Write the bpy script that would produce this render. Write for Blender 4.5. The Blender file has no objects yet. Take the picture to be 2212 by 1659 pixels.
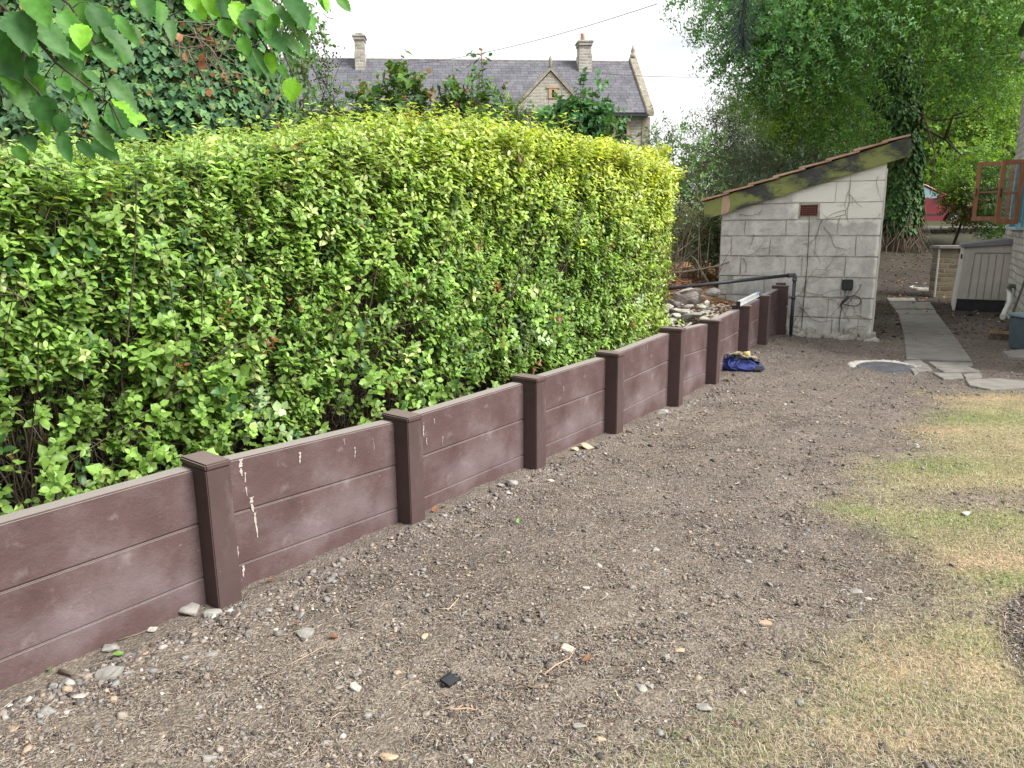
import bpy, bmesh, math, random
import numpy as np
from mathutils import Matrix, Vector
rad = math.radians
random.seed(7); rng = np.random.default_rng(7)
S = bpy.context.scene; C = S.collection

# ------------------------------------------------------------ camera
F = 1600.; CX, CY = 1106., 829.5; H = 1.45
PITCH, ROLL = 12., -.5
_a = rad(90-PITCH); _r = rad(ROLL)
RM = np.array([[1,0,0],[0,math.cos(_a),-math.sin(_a)],[0,math.sin(_a),math.cos(_a)]]) @ \
     np.array([[math.cos(_r),-math.sin(_r),0],[math.sin(_r),math.cos(_r),0],[0,0,1]])
cam = bpy.data.cameras.new('camera'); co = bpy.data.objects.new('camera', cam); C.objects.link(co)
mw = Matrix([list(RM[i])+[0] for i in range(3)]+[[0,0,0,1]]); mw.translation = (0,0,H)
co.matrix_world = mw
cam.sensor_width = 36; cam.lens = 36*F/2212; cam.clip_end = 900; cam.clip_start = .05
S.camera = co

# ------------------------------------------------------------ world, sun, exposure
SUN_EL, SUN_AZ = 44, 116          # azimuth clockwise from +Y
w = bpy.data.worlds.new("World"); S.world = w; w.use_nodes = True
nt = w.node_tree; nt.nodes.clear()
def N(nt, t, **k):
    n = nt.nodes.new(t)
    for a, v in k.items():
        if a in n.inputs.keys() if isinstance(a, str) else False: n.inputs[a].default_value = v
        else: setattr(n, a, v)
    return n
sky = nt.nodes.new('ShaderNodeTexSky'); sky.sky_type = 'NISHITA'; sky.sun_disc = False
sky.sun_elevation = rad(SUN_EL); sky.sun_rotation = rad(SUN_AZ)
tc = nt.nodes.new('ShaderNodeTexCoord'); mp = nt.nodes.new('ShaderNodeMapping'); mp.inputs['Scale'].default_value = (1.1, 1.6, 5.0)
mp.inputs['Location'].default_value = (.35, .1, .62)
no = nt.nodes.new('ShaderNodeTexNoise'); no.inputs['Scale'].default_value = 1.7; no.inputs['Detail'].default_value = 5; no.inputs['Roughness'].default_value = .5
cr = nt.nodes.new('ShaderNodeValToRGB'); cr.color_ramp.elements[0].position = .18; cr.color_ramp.elements[1].position = .32
cl = nt.nodes.new('ShaderNodeMixRGB'); cl.inputs[2].default_value = (14.6, 14.8, 15.0, 1)
bgn = nt.nodes.new('ShaderNodeBackground'); bgn.inputs[1].default_value = .055
wo = nt.nodes.new('ShaderNodeOutputWorld')
L = nt.links.new
L(tc.outputs['Generated'], mp.inputs[0]); L(mp.outputs[0], no.inputs[0]); L(no.outputs[0], cr.inputs[0])
# one blue rift between the clouds, low over the far house, as its own patch of sky
_g = RM @ np.array([(1480-CX)/F, -(92-CY)/F, -1.]); _g = _g/np.linalg.norm(_g)
_v = nt.nodes.new('ShaderNodeVectorMath'); _v.operation = 'SUBTRACT'; _v.inputs[1].default_value = tuple(_g); L(tc.outputs['Generated'], _v.inputs[0])
_m = nt.nodes.new('ShaderNodeMapping'); _m.inputs['Rotation'].default_value = (0, rad(8), 0); _m.inputs['Scale'].default_value = (1, 1, 4.2); L(_v.outputs[0], _m.inputs[0])
_l = nt.nodes.new('ShaderNodeVectorMath'); _l.operation = 'LENGTH'; L(_m.outputs[0], _l.inputs[0])
_n = nt.nodes.new('ShaderNodeMath'); _n.operation = 'MULTIPLY_ADD'; _n.inputs[1].default_value = .16; L(no.outputs[0], _n.inputs[0]); L(_l.outputs['Value'], _n.inputs[2])
_r = nt.nodes.new('ShaderNodeMapRange'); _r.inputs[1].default_value = .10; _r.inputs[2].default_value = .21; _r.inputs[3].default_value = .70; _r.inputs[4].default_value = 1; L(_n.outputs[0], _r.inputs[0])
_x = nt.nodes.new('ShaderNodeMath'); _x.operation = 'MULTIPLY'; L(cr.outputs[0], _x.inputs[0]); L(_r.outputs[0], _x.inputs[1])
L(_x.outputs[0], cl.inputs[0]); L(sky.outputs[0], cl.inputs[1]); L(cl.outputs[0], bgn.inputs[0]); L(bgn.outputs[0], wo.inputs[0])
sl = bpy.data.lights.new('sun', 'SUN'); sl.energy = 4.5; sl.angle = rad(30); sl.color = (1, .96, .9)
so = bpy.data.objects.new('sun', sl); C.objects.link(so)
_sd = Vector((math.sin(rad(SUN_AZ))*math.cos(rad(SUN_EL)), math.cos(rad(SUN_AZ))*math.cos(rad(SUN_EL)), math.sin(rad(SUN_EL))))
so.rotation_euler = _sd.to_track_quat('Z', 'Y').to_euler(); so.location = (5,-5,12)
S.view_settings.view_transform = 'Standard'; S.view_settings.look = 'None'; S.view_settings.gamma = 1
S.view_settings.exposure = 0.64
S.cycles.max_bounces = 8; S.cycles.transparent_max_bounces = 8

# ------------------------------------------------------------ measuring helpers
CAM = np.array([0, 0, H])
def ray(px, py): return RM @ np.array([(px-CX)/F, -(py-CY)/F, -1.])
def P(px, py, Y): d = ray(px, py); return CAM + d*(Y/d[1])
def G0(px, py, z=0.): d = ray(px, py); return CAM + d*((z-H)/d[2])
def hit(px, py, O, u):
    d = ray(px, py); n = np.array([-u[1], u[0]]); t = (n @ np.array(O[:2]))/(n @ d[:2]); p = CAM+t*d
    return float((p[:2]-np.array(O[:2])) @ np.array(u)), float(p[2])
def proj(V):
    c = (np.asarray(V)-CAM) @ RM
    return CX+F*c[..., 0]/-c[..., 2], CY-F*c[..., 1]/-c[..., 2]
def sstep(a, b, x): t = np.clip((x-a)/(b-a), 0, 1); return t*t*(3-2*t)
def _h(i, j, k, s):
    with np.errstate(over='ignore'):
        n = (i.astype(np.int64)*374761393 + j.astype(np.int64)*668265263 + k.astype(np.int64)*2147483647 + s*974634777)
        n = (n ^ (n >> 13))*1274126177; n = n ^ (n >> 16)
    return (n & 0xffff)/65535.
def vn(x, y, z=0., sc=1., seed=0, oct=1):
    x = np.asarray(x, float); y = np.asarray(y, float); z = np.asarray(z, float)+0*x
    r = 0; amp = 1; tot = 0
    for o in range(oct):
        X, Y, Z = x*sc+seed*7.3, y*sc+3.1*seed, z*sc+1.7*seed
        i, j, k = np.floor(X), np.floor(Y), np.floor(Z); fx, fy, fz = X-i, Y-j, Z-k
        fx, fy, fz = [t*t*(3-2*t) for t in (fx, fy, fz)]
        v = 0
        for a in (0, 1):
            for b in (0, 1):
                for c in (0, 1):
                    v = v + _h(i+a, j+b, k+c, seed+o*17)*(fx if a else 1-fx)*(fy if b else 1-fy)*(fz if c else 1-fz)
        r = r + amp*v; tot += amp; amp *= .5; sc *= 2.03
    return r/tot

# ------------------------------------------------------------ materials
def mat(name, stops, scale=6, detail=6, rough=.8, bump=.3, bscale=40, bdist=.01, spec=.3, vary=None, stretch=None, metal=0, extra=None):
    m = bpy.data.materials.new(name); m.use_nodes = True; t = m.node_tree; b = t.nodes['Principled BSDF']
    b.inputs['Roughness'].default_value = rough; b.inputs['Specular IOR Level'].default_value = spec; b.inputs['Metallic'].default_value = metal
    c = t.nodes.new('ShaderNodeTexCoord'); mpn = t.nodes.new('ShaderNodeMapping')
    if stretch: mpn.inputs['Scale'].default_value = stretch
    t.links.new(c.outputs['Object'], mpn.inputs[0])
    n = t.nodes.new('ShaderNodeTexNoise'); n.inputs['Scale'].default_value = scale; n.inputs['Detail'].default_value = detail; n.inputs['Roughness'].default_value = .65
    t.links.new(mpn.outputs[0], n.inputs[0])
    r = t.nodes.new('ShaderNodeValToRGB')
    while len(r.color_ramp.elements) < len(stops): r.color_ramp.elements.new(.5)
    for e, (p, col) in zip(r.color_ramp.elements, stops): e.position = p; e.color = (*col, 1)
    t.links.new(n.outputs[0], r.inputs[0]); out = r.outputs[0]
    m['_t'] = 0
    if bump:
        n2 = t.nodes.new('ShaderNodeTexNoise'); n2.inputs['Scale'].default_value = bscale; n2.inputs['Detail'].default_value = 5; n2.inputs['Roughness'].default_value = .7
        t.links.new(mpn.outputs[0], n2.inputs[0])
        bu = t.nodes.new('ShaderNodeBump'); bu.inputs['Strength'].default_value = bump; bu.inputs['Distance'].default_value = bdist
        t.links.new(n2.outputs[0], bu.inputs['Height']); t.links.new(bu.outputs[0], b.inputs['Normal'])
    else: bu = None
    if extra: out = extra(t, c, mpn, out, bu)
    t.links.new(out, b.inputs['Base Color'])
    return m
def mask_over(scale, lo, hi, col, stretch=None, detail=4, amt=1., off=(0,0,0)):
    """lay a patchy stain colour over the base"""
    def f(t, c, mpn, out, bu):
        mp2 = t.nodes.new('ShaderNodeMapping'); mp2.inputs['Location'].default_value = off
        if stretch: mp2.inputs['Scale'].default_value = stretch
        t.links.new(c.outputs['Object'], mp2.inputs[0])
        n = t.nodes.new('ShaderNodeTexNoise'); n.inputs['Scale'].default_value = scale; n.inputs['Detail'].default_value = detail; n.inputs['Roughness'].default_value = .6
        t.links.new(mp2.outputs[0], n.inputs[0])
        mr = t.nodes.new('ShaderNodeMapRange'); mr.inputs[1].default_value = lo; mr.inputs[2].default_value = hi; mr.inputs[4].default_value = amt
        t.links.new(n.outputs[0], mr.inputs[0])
        mx = t.nodes.new('ShaderNodeMixRGB'); mx.inputs[2].default_value = (*col, 1)
        t.links.new(mr.outputs[0], mx.inputs[0]); t.links.new(out, mx.inputs[1]); return mx.outputs[0]
    return f
def chain(*fs):
    def f(t, c, mpn, out, bu):
        for g in fs: out = g(t, c, mpn, out, bu)
        return out
    return f
def flat_up(col, lo=.5, hi=.95, amt=.8):
    """weathered upward faces (dust, lichen) by the face's own orientation"""
    def f(t, c, mpn, out, bu):
        s = t.nodes.new('ShaderNodeSeparateXYZ'); t.links.new(c.outputs['Normal'], s.inputs[0])
        mr = t.nodes.new('ShaderNodeMapRange'); mr.inputs[1].default_value = lo; mr.inputs[2].default_value = hi; mr.inputs[4].default_value = amt
        t.links.new(s.outputs[2], mr.inputs[0])
        mx = t.nodes.new('ShaderNodeMixRGB'); mx.inputs[2].default_value = (*col, 1)
        t.links.new(mr.outputs[0], mx.inputs[0]); t.links.new(out, mx.inputs[1]); return mx.outputs[0]
    return f
def bricks(bw, rh, mortar=.012, c1=(.4,.38,.34), c2=(.3,.28,.25), cm=(.5,.48,.44), strength=.8, mixamt=1., dist=.02, warp=.02, squash=.35):
    """rubble / slate courses in the wall's own x-z plane"""
    def f(t, c, mpn, out, bu):
        s = t.nodes.new('ShaderNodeSeparateXYZ'); t.links.new(c.outputs['Object'], s.inputs[0])
        cb = t.nodes.new('ShaderNodeCombineXYZ'); t.links.new(s.outputs[0], cb.inputs[0]); t.links.new(s.outputs[2], cb.inputs[1])
        nw = t.nodes.new('ShaderNodeTexNoise'); nw.inputs['Scale'].default_value = 2.2/bw*.5; t.links.new(cb.outputs[0], nw.inputs[0])
        vm = t.nodes.new('ShaderNodeVectorMath'); vm.operation = 'SCALE'; vm.inputs['Scale'].default_value = warp*2; t.links.new(nw.outputs[1], vm.inputs[0])
        va = t.nodes.new('ShaderNodeVectorMath'); t.links.new(cb.outputs[0], va.inputs[0]); t.links.new(vm.outputs[0], va.inputs[1])
        b = t.nodes.new('ShaderNodeTexBrick'); b.inputs['Scale'].default_value = 1; b.inputs['Brick Width'].default_value = bw; b.inputs['Row Height'].default_value = rh
        b.inputs['Mortar Size'].default_value = mortar; b.inputs['Mortar Smooth'].default_value = .4; b.inputs['Bias'].default_value = 0
        b.inputs['Color1'].default_value = (*c1, 1); b.inputs['Color2'].default_value = (*c2, 1); b.inputs['Mortar'].default_value = (*cm, 1)
        b.squash_frequency = 3; b.squash = 1.3; b.offset_frequency = 2; b.offset = .43
        t.links.new(va.outputs[0], b.inputs[0])
        mx = t.nodes.new('ShaderNodeMixRGB'); mx.blend_type = 'MULTIPLY'; mx.inputs[0].default_value = mixamt
        t.links.new(b.outputs[0], mx.inputs[1]); t.links.new(out, mx.inputs[2])
        b2 = t.nodes.new('ShaderNodeBump'); b2.invert = True; b2.inputs['Strength'].default_value = strength; b2.inputs['Distance'].default_value = dist
        t.links.new(b.outputs['Fac'], b2.inputs['Height'])
        if bu: t.links.new(b2.outputs[0], bu.inputs['Normal'])
        return mx.outputs[0]
    return f
def leaf_mat(name, rough=.45, trans=.35, spec=.4, tint=(1.25, 1.2, .5), bump=0):
    m = bpy.data.materials.new(name); m.use_nodes = True; t = m.node_tree; b = t.nodes['Principled BSDF']; o = t.nodes['Material Output']
    a = t.nodes.new('ShaderNodeAttribute'); a.attribute_name = 'col'
    n = t.nodes.new('ShaderNodeTexNoise'); n.inputs['Scale'].default_value = 60; c = t.nodes.new('ShaderNodeTexCoord'); t.links.new(c.outputs['Object'], n.inputs[0])
    hs = t.nodes.new('ShaderNodeHueSaturation'); mr = t.nodes.new('ShaderNodeMapRange'); mr.inputs[1].default_value = .3; mr.inputs[2].default_value = .7; mr.inputs[3].default_value = .8; mr.inputs[4].default_value = 1.2
    t.links.new(n.outputs[0], mr.inputs[0]); t.links.new(mr.outputs[0], hs.inputs['Value']); t.links.new(a.outputs[0], hs.inputs['Color'])
    t.links.new(hs.outputs[0], b.inputs['Base Color']); b.inputs['Roughness'].default_value = rough; b.inputs['Specular IOR Level'].default_value = spec
    tr = t.nodes.new('ShaderNodeBsdfTranslucent'); mx = t.nodes.new('ShaderNodeMixShader'); mx.inputs[0].default_value = trans
    mu = t.nodes.new('ShaderNodeMixRGB'); mu.blend_type = 'MULTIPLY'; mu.inputs[0].default_value = 1; mu.inputs[2].default_value = (*tint, 1)
    t.links.new(hs.outputs[0], mu.inputs[1]); t.links.new(mu.outputs[0], tr.inputs[0])
    t.links.new(b.outputs[0], mx.inputs[1]); t.links.new(tr.outputs[0], mx.inputs[2]); t.links.new(mx.outputs[0], o.inputs[0])
    return m
def attr_mat(name, rough=.85, spec=.2, bump=0):
    m = bpy.data.materials.new(name); m.use_nodes = True; t = m.node_tree; b = t.nodes['Principled BSDF']
    a = t.nodes.new('ShaderNodeAttribute'); a.attribute_name = 'col'
    n = t.nodes.new('ShaderNodeTexNoise'); n.inputs['Scale'].default_value = 90; n.inputs['Detail'].default_value = 4; c = t.nodes.new('ShaderNodeTexCoord'); t.links.new(c.outputs['Object'], n.inputs[0])
    hs = t.nodes.new('ShaderNodeHueSaturation'); mr = t.nodes.new('ShaderNodeMapRange'); mr.inputs[1].default_value = .3; mr.inputs[2].default_value = .7; mr.inputs[3].default_value = .75; mr.inputs[4].default_value = 1.2
    t.links.new(n.outputs[0], mr.inputs[0]); t.links.new(mr.outputs[0], hs.inputs['Value']); t.links.new(a.outputs[0], hs.inputs['Color'])
    t.links.new(hs.outputs[0], b.inputs['Base Color']); b.inputs['Roughness'].default_value = rough; b.inputs['Specular IOR Level'].default_value = spec
    return m

# ------------------------------------------------------------ object helpers
def tag(o, label=None, cat=None, group=None, kind=None):
    if label: o['label'] = label
    if cat: o['category'] = cat
    if group: o['group'] = group
    if kind: o['kind'] = kind
    return o
def empty(name, loc, rz=0):
    o = bpy.data.objects.new(name, None); C.objects.link(o); o.location = loc; o.rotation_euler = (0, 0, rz); o.empty_display_size = .1
    return o
def npobj(name, V, Fs, mats, parent=None, cols=None, smooth=False, recentre=False, mi=None):
    """Fs: (m,k) int array or list of such arrays"""
    if not isinstance(Fs, (list, tuple)): Fs = [Fs]
    V = np.asarray(V, np.float32); loc = np.zeros(3)
    if recentre: loc = np.array([V[:, 0].mean(), V[:, 1].mean(), V[:, 2].min()]); V = V-loc
    me = bpy.data.meshes.new(name); me.vertices.add(len(V)); me.vertices.foreach_set('co', np.ascontiguousarray(V, np.float32).ravel())
    nl = sum(f.size for f in Fs); npol = sum(len(f) for f in Fs)
    me.loops.add(nl); me.loops.foreach_set('vertex_index', np.concatenate([f.ravel() for f in Fs]).astype(np.int32))
    me.polygons.add(npol); ks = np.concatenate([np.full(len(f), f.shape[1]) for f in Fs]); st = np.concatenate([[0], np.cumsum(ks)[:-1]])
    me.polygons.foreach_set('loop_start', st.astype(np.int32))
    if smooth: me.polygons.foreach_set('use_smooth', np.ones(npol, bool))
    if mi is not None: me.polygons.foreach_set('material_index', np.asarray(mi, np.int32))
    me.update(calc_edges=True); me.validate()
    if cols is not None:
        a = me.color_attributes.new('col', 'FLOAT_COLOR', 'POINT'); cc = np.ones((len(V), 4), np.float32); cc[:, :3] = np.clip(cols, 0, 1)
        a.data.foreach_set('color', cc.ravel())
    for m in (mats if isinstance(mats, (list, tuple)) else [mats]): me.materials.append(m)
    o = bpy.data.objects.new(name, me); C.objects.link(o); o.location = loc
    if parent: o.parent = parent
    return o
class MB:
    def __init__(s): s.b = bmesh.new()
    def box(s, x0, x1, y0, y1, z0, z1, bev=0, m=0):
        vs = [s.b.verts.new((x, y, z)) for z in (z0, z1) for y in (y0, y1) for x in (x0, x1)]
        fs = [s.b.faces.new([vs[i] for i in q]) for q in ((0,2,3,1),(4,5,7,6),(0,1,5,4),(2,6,7,3),(0,4,6,2),(1,3,7,5))]
        for f in fs: f.material_index = m
        if bev: bmesh.ops.bevel(s.b, geom=list({e for f in fs for e in f.edges}), offset=bev, segments=2, affect='EDGES')
        return s
    def prism(s, poly, ax, a, b, bev=0, m=0):
        """poly of 2-D points extruded along axis ax (0,1,2) from a to b"""
        def v(p, t): q = list(p); q.insert(ax, t); return s.b.verts.new(q)
        A = [v(p, a) for p in poly]; B = [v(p, b) for p in poly]; n = len(poly)
        fs = [s.b.faces.new(A), s.b.faces.new(B[::-1])]+[s.b.faces.new([A[i], B[i], B[(i+1) % n], A[(i+1) % n]]) for i in range(n)]
        for f in fs: f.material_index = m
        bmesh.ops.recalc_face_normals(s.b, faces=fs)
        if bev: bmesh.ops.bevel(s.b, geom=list({e for f in fs for e in f.edges}), offset=bev, segments=2, affect='EDGES')
        return s
    def quadbox(s, A, B, thick, m=0):
        """slab from 4 corner points A (outer) moved by vector thick"""
        a = [s.b.verts.new(p) for p in A]; b = [s.b.verts.new(np.array(p)+np.array(thick)) for p in A]
        fs = [s.b.faces.new(a), s.b.faces.new(b[::-1])]+[s.b.faces.new([a[i], b[i], b[(i+1) % 4], a[(i+1) % 4]]) for i in range(4)]
        for f in fs: f.material_index = m
        bmesh.ops.recalc_face_normals(s.b, faces=fs); return s
    def tube(s, pts, r, n=10, m=0, cap=True):
        pts = [Vector(p) for p in pts]; rs = r if hasattr(r, '__len__') else [r]*len(pts); rings = []; up = None
        for i, p in enumerate(pts):
            d = (pts[min(i+1, len(pts)-1)]-pts[max(i-1, 0)]).normalized()
            if up is None: up = d.orthogonal().normalized()
            up = (up-d*up.dot(d)).normalized(); sd = d.cross(up)
            rings.append([s.b.verts.new(p+(up*math.cos(2*math.pi*k/n)+sd*math.sin(2*math.pi*k/n))*rs[i]) for k in range(n)])
        for a, b in zip(rings, rings[1:]):
            for k in range(n):
                f = s.b.faces.new([a[k], a[(k+1) % n], b[(k+1) % n], b[k]]); f.smooth = True; f.material_index = m
        if cap: s.b.faces.new(rings[0][::-1]).material_index = m; s.b.faces.new(rings[-1]).material_index = m
        return s
    def xf(s, M): bmesh.ops.transform(s.b, matrix=M, verts=s.b.verts); return s
    def jitter(s, amp, sc=3, seed=0):
        for v in s.b.verts:
            c = v.co; v.co = c+Vector(((vn(c.x, c.y, c.z, sc, seed)-.5), (vn(c.x, c.y, c.z, sc, seed+5)-.5), (vn(c.x, c.y, c.z, sc, seed+9)-.5)))*2*amp
        return s
    def build(s, name, mats, parent=None, recentre=False):
        me = bpy.data.meshes.new(name); loc = Vector((0, 0, 0))
        if recentre:
            vs = [v.co for v in s.b.verts]; loc = Vector((sum(v.x for v in vs)/len(vs), sum(v.y for v in vs)/len(vs), min(v.z for v in vs)))
            bmesh.ops.translate(s.b, vec=-loc, verts=s.b.verts)
        s.b.to_mesh(me); s.b.free()
        for m in (mats if isinstance(mats, (list, tuple)) else [mats]): me.materials.append(m)
        o = bpy.data.objects.new(name, me); C.objects.link(o); o.location = loc
        if parent: o.parent = parent
        return o
def norm(a): return a/np.maximum(np.linalg.norm(a, axis=-1, keepdims=True), 1e-9)
def fan(outline, mid, droop=.12):
    """leaf outline (x along, y across) -> template verts with a fold and fan tris"""
    o = np.array([(x, y, abs(y)*.35-droop*x*x) for x, y in outline]); c = np.array([[mid, 0, -droop*mid*mid]])
    n = len(o); return np.vstack([o, c]), np.array([(i, (i+1) % n, n) for i in range(n)])
T_OVAL = fan([(0,0),(.3,.24),(.68,.24),(1,0),(.68,-.24),(.3,-.24)], .5)
T_ROUND = fan([(0,0),(.25,.36),(.65,.38),(1,0),(.65,-.38),(.25,-.36)], .5)
T_LANCE = fan([(0,0),(.35,.14),(.7,.12),(1,0),(.7,-.12),(.35,-.14)], .5)
T_IVY = fan([(0,0),(-.05,.3),(.25,.5),(.4,.28),(.62,.36),(1,0),(.62,-.36),(.4,-.28),(.25,-.5),(-.05,-.3)], .35)
T_HEART = fan([(0,0),(-.1,.22),(.15,.42),(.55,.33),(1,0),(.55,-.33),(.15,-.42),(-.1,-.22)], .4)
def leafmesh(T, pos, d, n, ln):
    V0, F0 = T; d = norm(d); s = norm(np.cross(n, d)); n = np.cross(d, s); N_ = len(pos)
    V = pos[:, None]+ln[:, None, None]*(V0[None, :, 0:1]*d[:, None]+V0[None, :, 1:2]*s[:, None]+V0[None, :, 2:3]*n[:, None])
    Fc = F0[None]+(np.arange(N_)*len(V0))[:, None, None]
    return V.reshape(-1, 3), Fc.reshape(-1, 3)
def tubes(Pt, R_, sides=3):
    """Pt (N,K,3), R_ (N,K)"""
    N_, K = Pt.shape[:2]; d = norm(np.gradient(Pt, axis=1)); ref = np.where(np.abs(d[..., 2:3]) > .8, np.array([1., 0, 0]), np.array([0, 0, 1.]))
    a = norm(np.cross(d, ref)); b = np.cross(d, a); th = np.arange(sides)*2*np.pi/sides
    V = Pt[:, :, None]+R_[:, :, None, None]*(a[:, :, None]*np.cos(th)[:, None]+b[:, :, None]*np.sin(th)[:, None])
    base = (np.arange(N_)*K*sides)[:, None, None]+(np.arange(K-1)*sides)[None, :, None]; k = np.arange(sides)[None, None]; k2 = (k+1) % sides
    Fc = np.stack([base+k, base+k2, base+sides+k2, base+sides+k], -1).reshape(-1, 4)
    return V.reshape(-1, 3), Fc
def rvec(n): return norm(rng.normal(size=(n, 3)))
def sprigs(T, O, A, Ls, K, ll, cfun, spread=.85, stem_r=.0012, up=.5, whorl=2, curl=0.):
    """O origins, A axes, Ls stem lengths, K leaf pairs, ll leaf length; returns leaf V,F,cols and stem V,F"""
    n = len(O); A = norm(A); e1 = norm(np.cross(A, rvec(n))); e2 = np.cross(A, e1)
    pos, dr, nr, ln, sid, tt = [], [], [], [], [], []
    bend = np.array([0, 0, curl])
    for k in range(K):
        t = (k+1)/K
        for wv in range(whorl):
            ph = (k % 2)*np.pi/2*(1 if whorl == 2 else 2)+wv*2*np.pi/whorl+rng.uniform(-.5, .5, n)
            side = np.cos(ph)[:, None]*e1+np.sin(ph)[:, None]*e2
            p = O+A*(Ls*t)[:, None]+bend*(Ls*t*t)[:, None]
            dd = norm(A*(1-spread+.25*t)+side*spread+rvec(n)*.22)
            nn = norm(A*.8+np.array([0, 0, up])+rvec(n)*.35)
            pos.append(p); dr.append(dd); nr.append(nn); ln.append(ll*rng.uniform(.6, 1.2, n)*(1-.3*t)); sid.append(np.arange(n)); tt.append(np.full(n, t))
    pos = np.vstack(pos); dr = np.vstack(dr); nr = np.vstack(nr); ln = np.hstack(ln); sid = np.hstack(sid); tt = np.hstack(tt)
    V, Fc = leafmesh(T, pos, dr, nr, ln); col = cfun(pos, sid, tt); cols = np.repeat(col, len(T[0]), 0)
    St = np.stack([O-A*.3*Ls[:, None], O+A*.35*Ls[:, None]+bend*(Ls*.12)[:, None], O+A*Ls[:, None]+bend*Ls[:, None]], 1)
    SV, SF = tubes(St, np.tile(np.array([1.3, 1, .6])*stem_r, (n, 1)))
    return V, Fc, cols, SV, SF
def palette(cols, wts, sid_var=.18, leaf_var=.15):
    cols = np.array(cols); wts = np.array(wts)/np.sum(wts)
    def f(pos, sid, tt):
        ns = sid.max()+1; ci = cols[rng.choice(len(cols), ns, p=wts)]*rng.uniform(1-sid_var, 1+sid_var, (ns, 1))
        return ci[sid]*rng.uniform(1-leaf_var, 1+leaf_var, (len(pos), 1))
    return f
def merge(parts):
    Vs, Fs, Cs, off = [], [], [], 0
    for p in parts:
        Vs.append(p[0]); Fs.append(p[1]+off); off += len(p[0])
        if len(p) > 2: Cs.append(p[2])
    return np.vstack(Vs), np.vstack(Fs), (np.vstack(Cs) if Cs else None)

# ------------------------------------------------------------ layout: fence line and ground height
U = np.array([.603, .797]); U /= np.linalg.norm(U); NB = np.array([-U[1], U[0]])     # along the wall, and behind it
POST = [(443.5,1007,2.63),(880,905,3.435),(1159,820,4.25),(1335,766,5.02),(1472,712,5.82),(1553,694,6.62),(1620,662,7.45),(1661,640,8.33),(1702,618,9.2)]
PP = [P(*t) for t in POST]
PP.insert(0, np.array([PP[0][0]-U[0]*1.0, PP[0][1]-U[1]*1.0, .585])); PP.insert(0, np.array([PP[0][0]-U[0]*1.0, PP[0][1]-U[1]*1.0, .585]))
FX = np.array([p[0] for p in PP]); FY = np.array([p[1] for p in PP])
def fence_side(x, y):
    """signed distance behind the fence's front line (positive = hedge side)"""
    fx = np.interp(y, FY, FX); return (fx-x)*.797
def gz(x, y):
    x = np.asarray(x, float); y = np.asarray(y, float)
    z = .05*sstep(6, 9, y)+.12*np.exp(-((x-2.35)**2/.25+(y-7.7)**2/.6)/1.)+.06*np.exp(-((x-3.1)**2/.3+(y-8.8)**2/.5))
    z = z-.05*sstep(8.9, 10.5, y)*sstep(4, 5, x)
    z = z+.35*sstep(14.6, 17.5, y)+.75*sstep(16, 21, y)+.45*sstep(20, 24, y)
    z = z+(vn(x, y, 0, .9, 3, 3)-.5)*.035+(.022*vn(x, y, 0, 4, 13, 3)-.004)*np.exp(-np.abs(fence_side(x, y))/.16)
    return z
def gz1(x, y): return float(gz(np.array([x]), np.array([y]))[0])
def G(px, py):
    d = ray(px, py); Y_ = np.arange(1., 60, .04); q = CAM+d[None]*(Y_/d[1])[:, None]; below = q[:, 2] < gz(q[:, 0], q[:, 1])
    i = int(np.argmax(below)) if below.any() else len(Y_)-1; a, b = Y_[max(i-1, 0)], Y_[i]
    for _ in range(12):
        m = (a+b)/2; p = CAM+d*(m/d[1])
        if p[2] < gz1(p[0], p[1]): b = m
        else: a = m
    return np.array([p[0], p[1], gz1(p[0], p[1])])
# lawn outline, measured on the ground
LAWN = np.array([G(*q)[:2] for q in [(2160,842),(2010,850),(1985,905),(1860,985),(1775,1095),(1860,1150),(1925,1200),(1960,1290),(1850,1330),(1700,1480),(1480,1540),(1300,1620),(1150,1700),(2900,1900),(3300,1500),(2700,1100),(2500,860)]])
def inpoly(x, y, Q):
    r = np.zeros(len(x), bool); j = len(Q)-1
    for i in range(len(Q)):
        c = ((Q[i, 1] > y) != (Q[j, 1] > y)) & (x < (Q[j, 0]-Q[i, 0])*(y-Q[i, 1])/(Q[j, 1]-Q[i, 1]+1e-12)+Q[i, 0]); r ^= c; j = i
    return r
def polydist(x, y, Q):
    d = np.full(len(x), 9.); j = len(Q)-1
    for i in range(len(Q)):
        a, b = Q[j], Q[i]; ab = b-a; t = np.clip(((x-a[0])*ab[0]+(y-a[1])*ab[1])/(ab@ab), 0, 1)
        d = np.minimum(d, np.hypot(x-a[0]-t*ab[0], y-a[1]-t*ab[1])); j = i
    return d
BED = np.array([G(*q)[:2] for q in [(2150,1320),(2170,1290),(2300,1240),(2500,1300),(2500,1550),(2240,1500),(2160,1420)]])
BARE = [(*G(2100,1078)[:2], .42, .16), (*G(1900,968)[:2], .45, .22), (*G(2060,1690)[:2], .2, .1)]
def lawn_mask(x, y):
    x = np.asarray(x, float).ravel(); y = np.asarray(y, float).ravel()
    s = polydist(x, y, LAWN)*np.where(inpoly(x, y, LAWN), 1, -1)
    s = s+(vn(x, y, 0, 2.2, 11, 3)-.5)*.5+(vn(x, y, 0, 11, 12, 3)-.5)*.35; m = sstep(-.16, .38, s)
    for bx, by, rx, ry in BARE: m = m*(1-.85*np.exp(-((x-bx)/rx)**2-((y-by)/ry)**2))
    sb = polydist(x, y, BED)*np.where(inpoly(x, y, BED), 1, -1); m = m*(1-sstep(-.03, .05, sb+(vn(x, y, 0, 6, 5)-.5)*.06))
    return m
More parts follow.
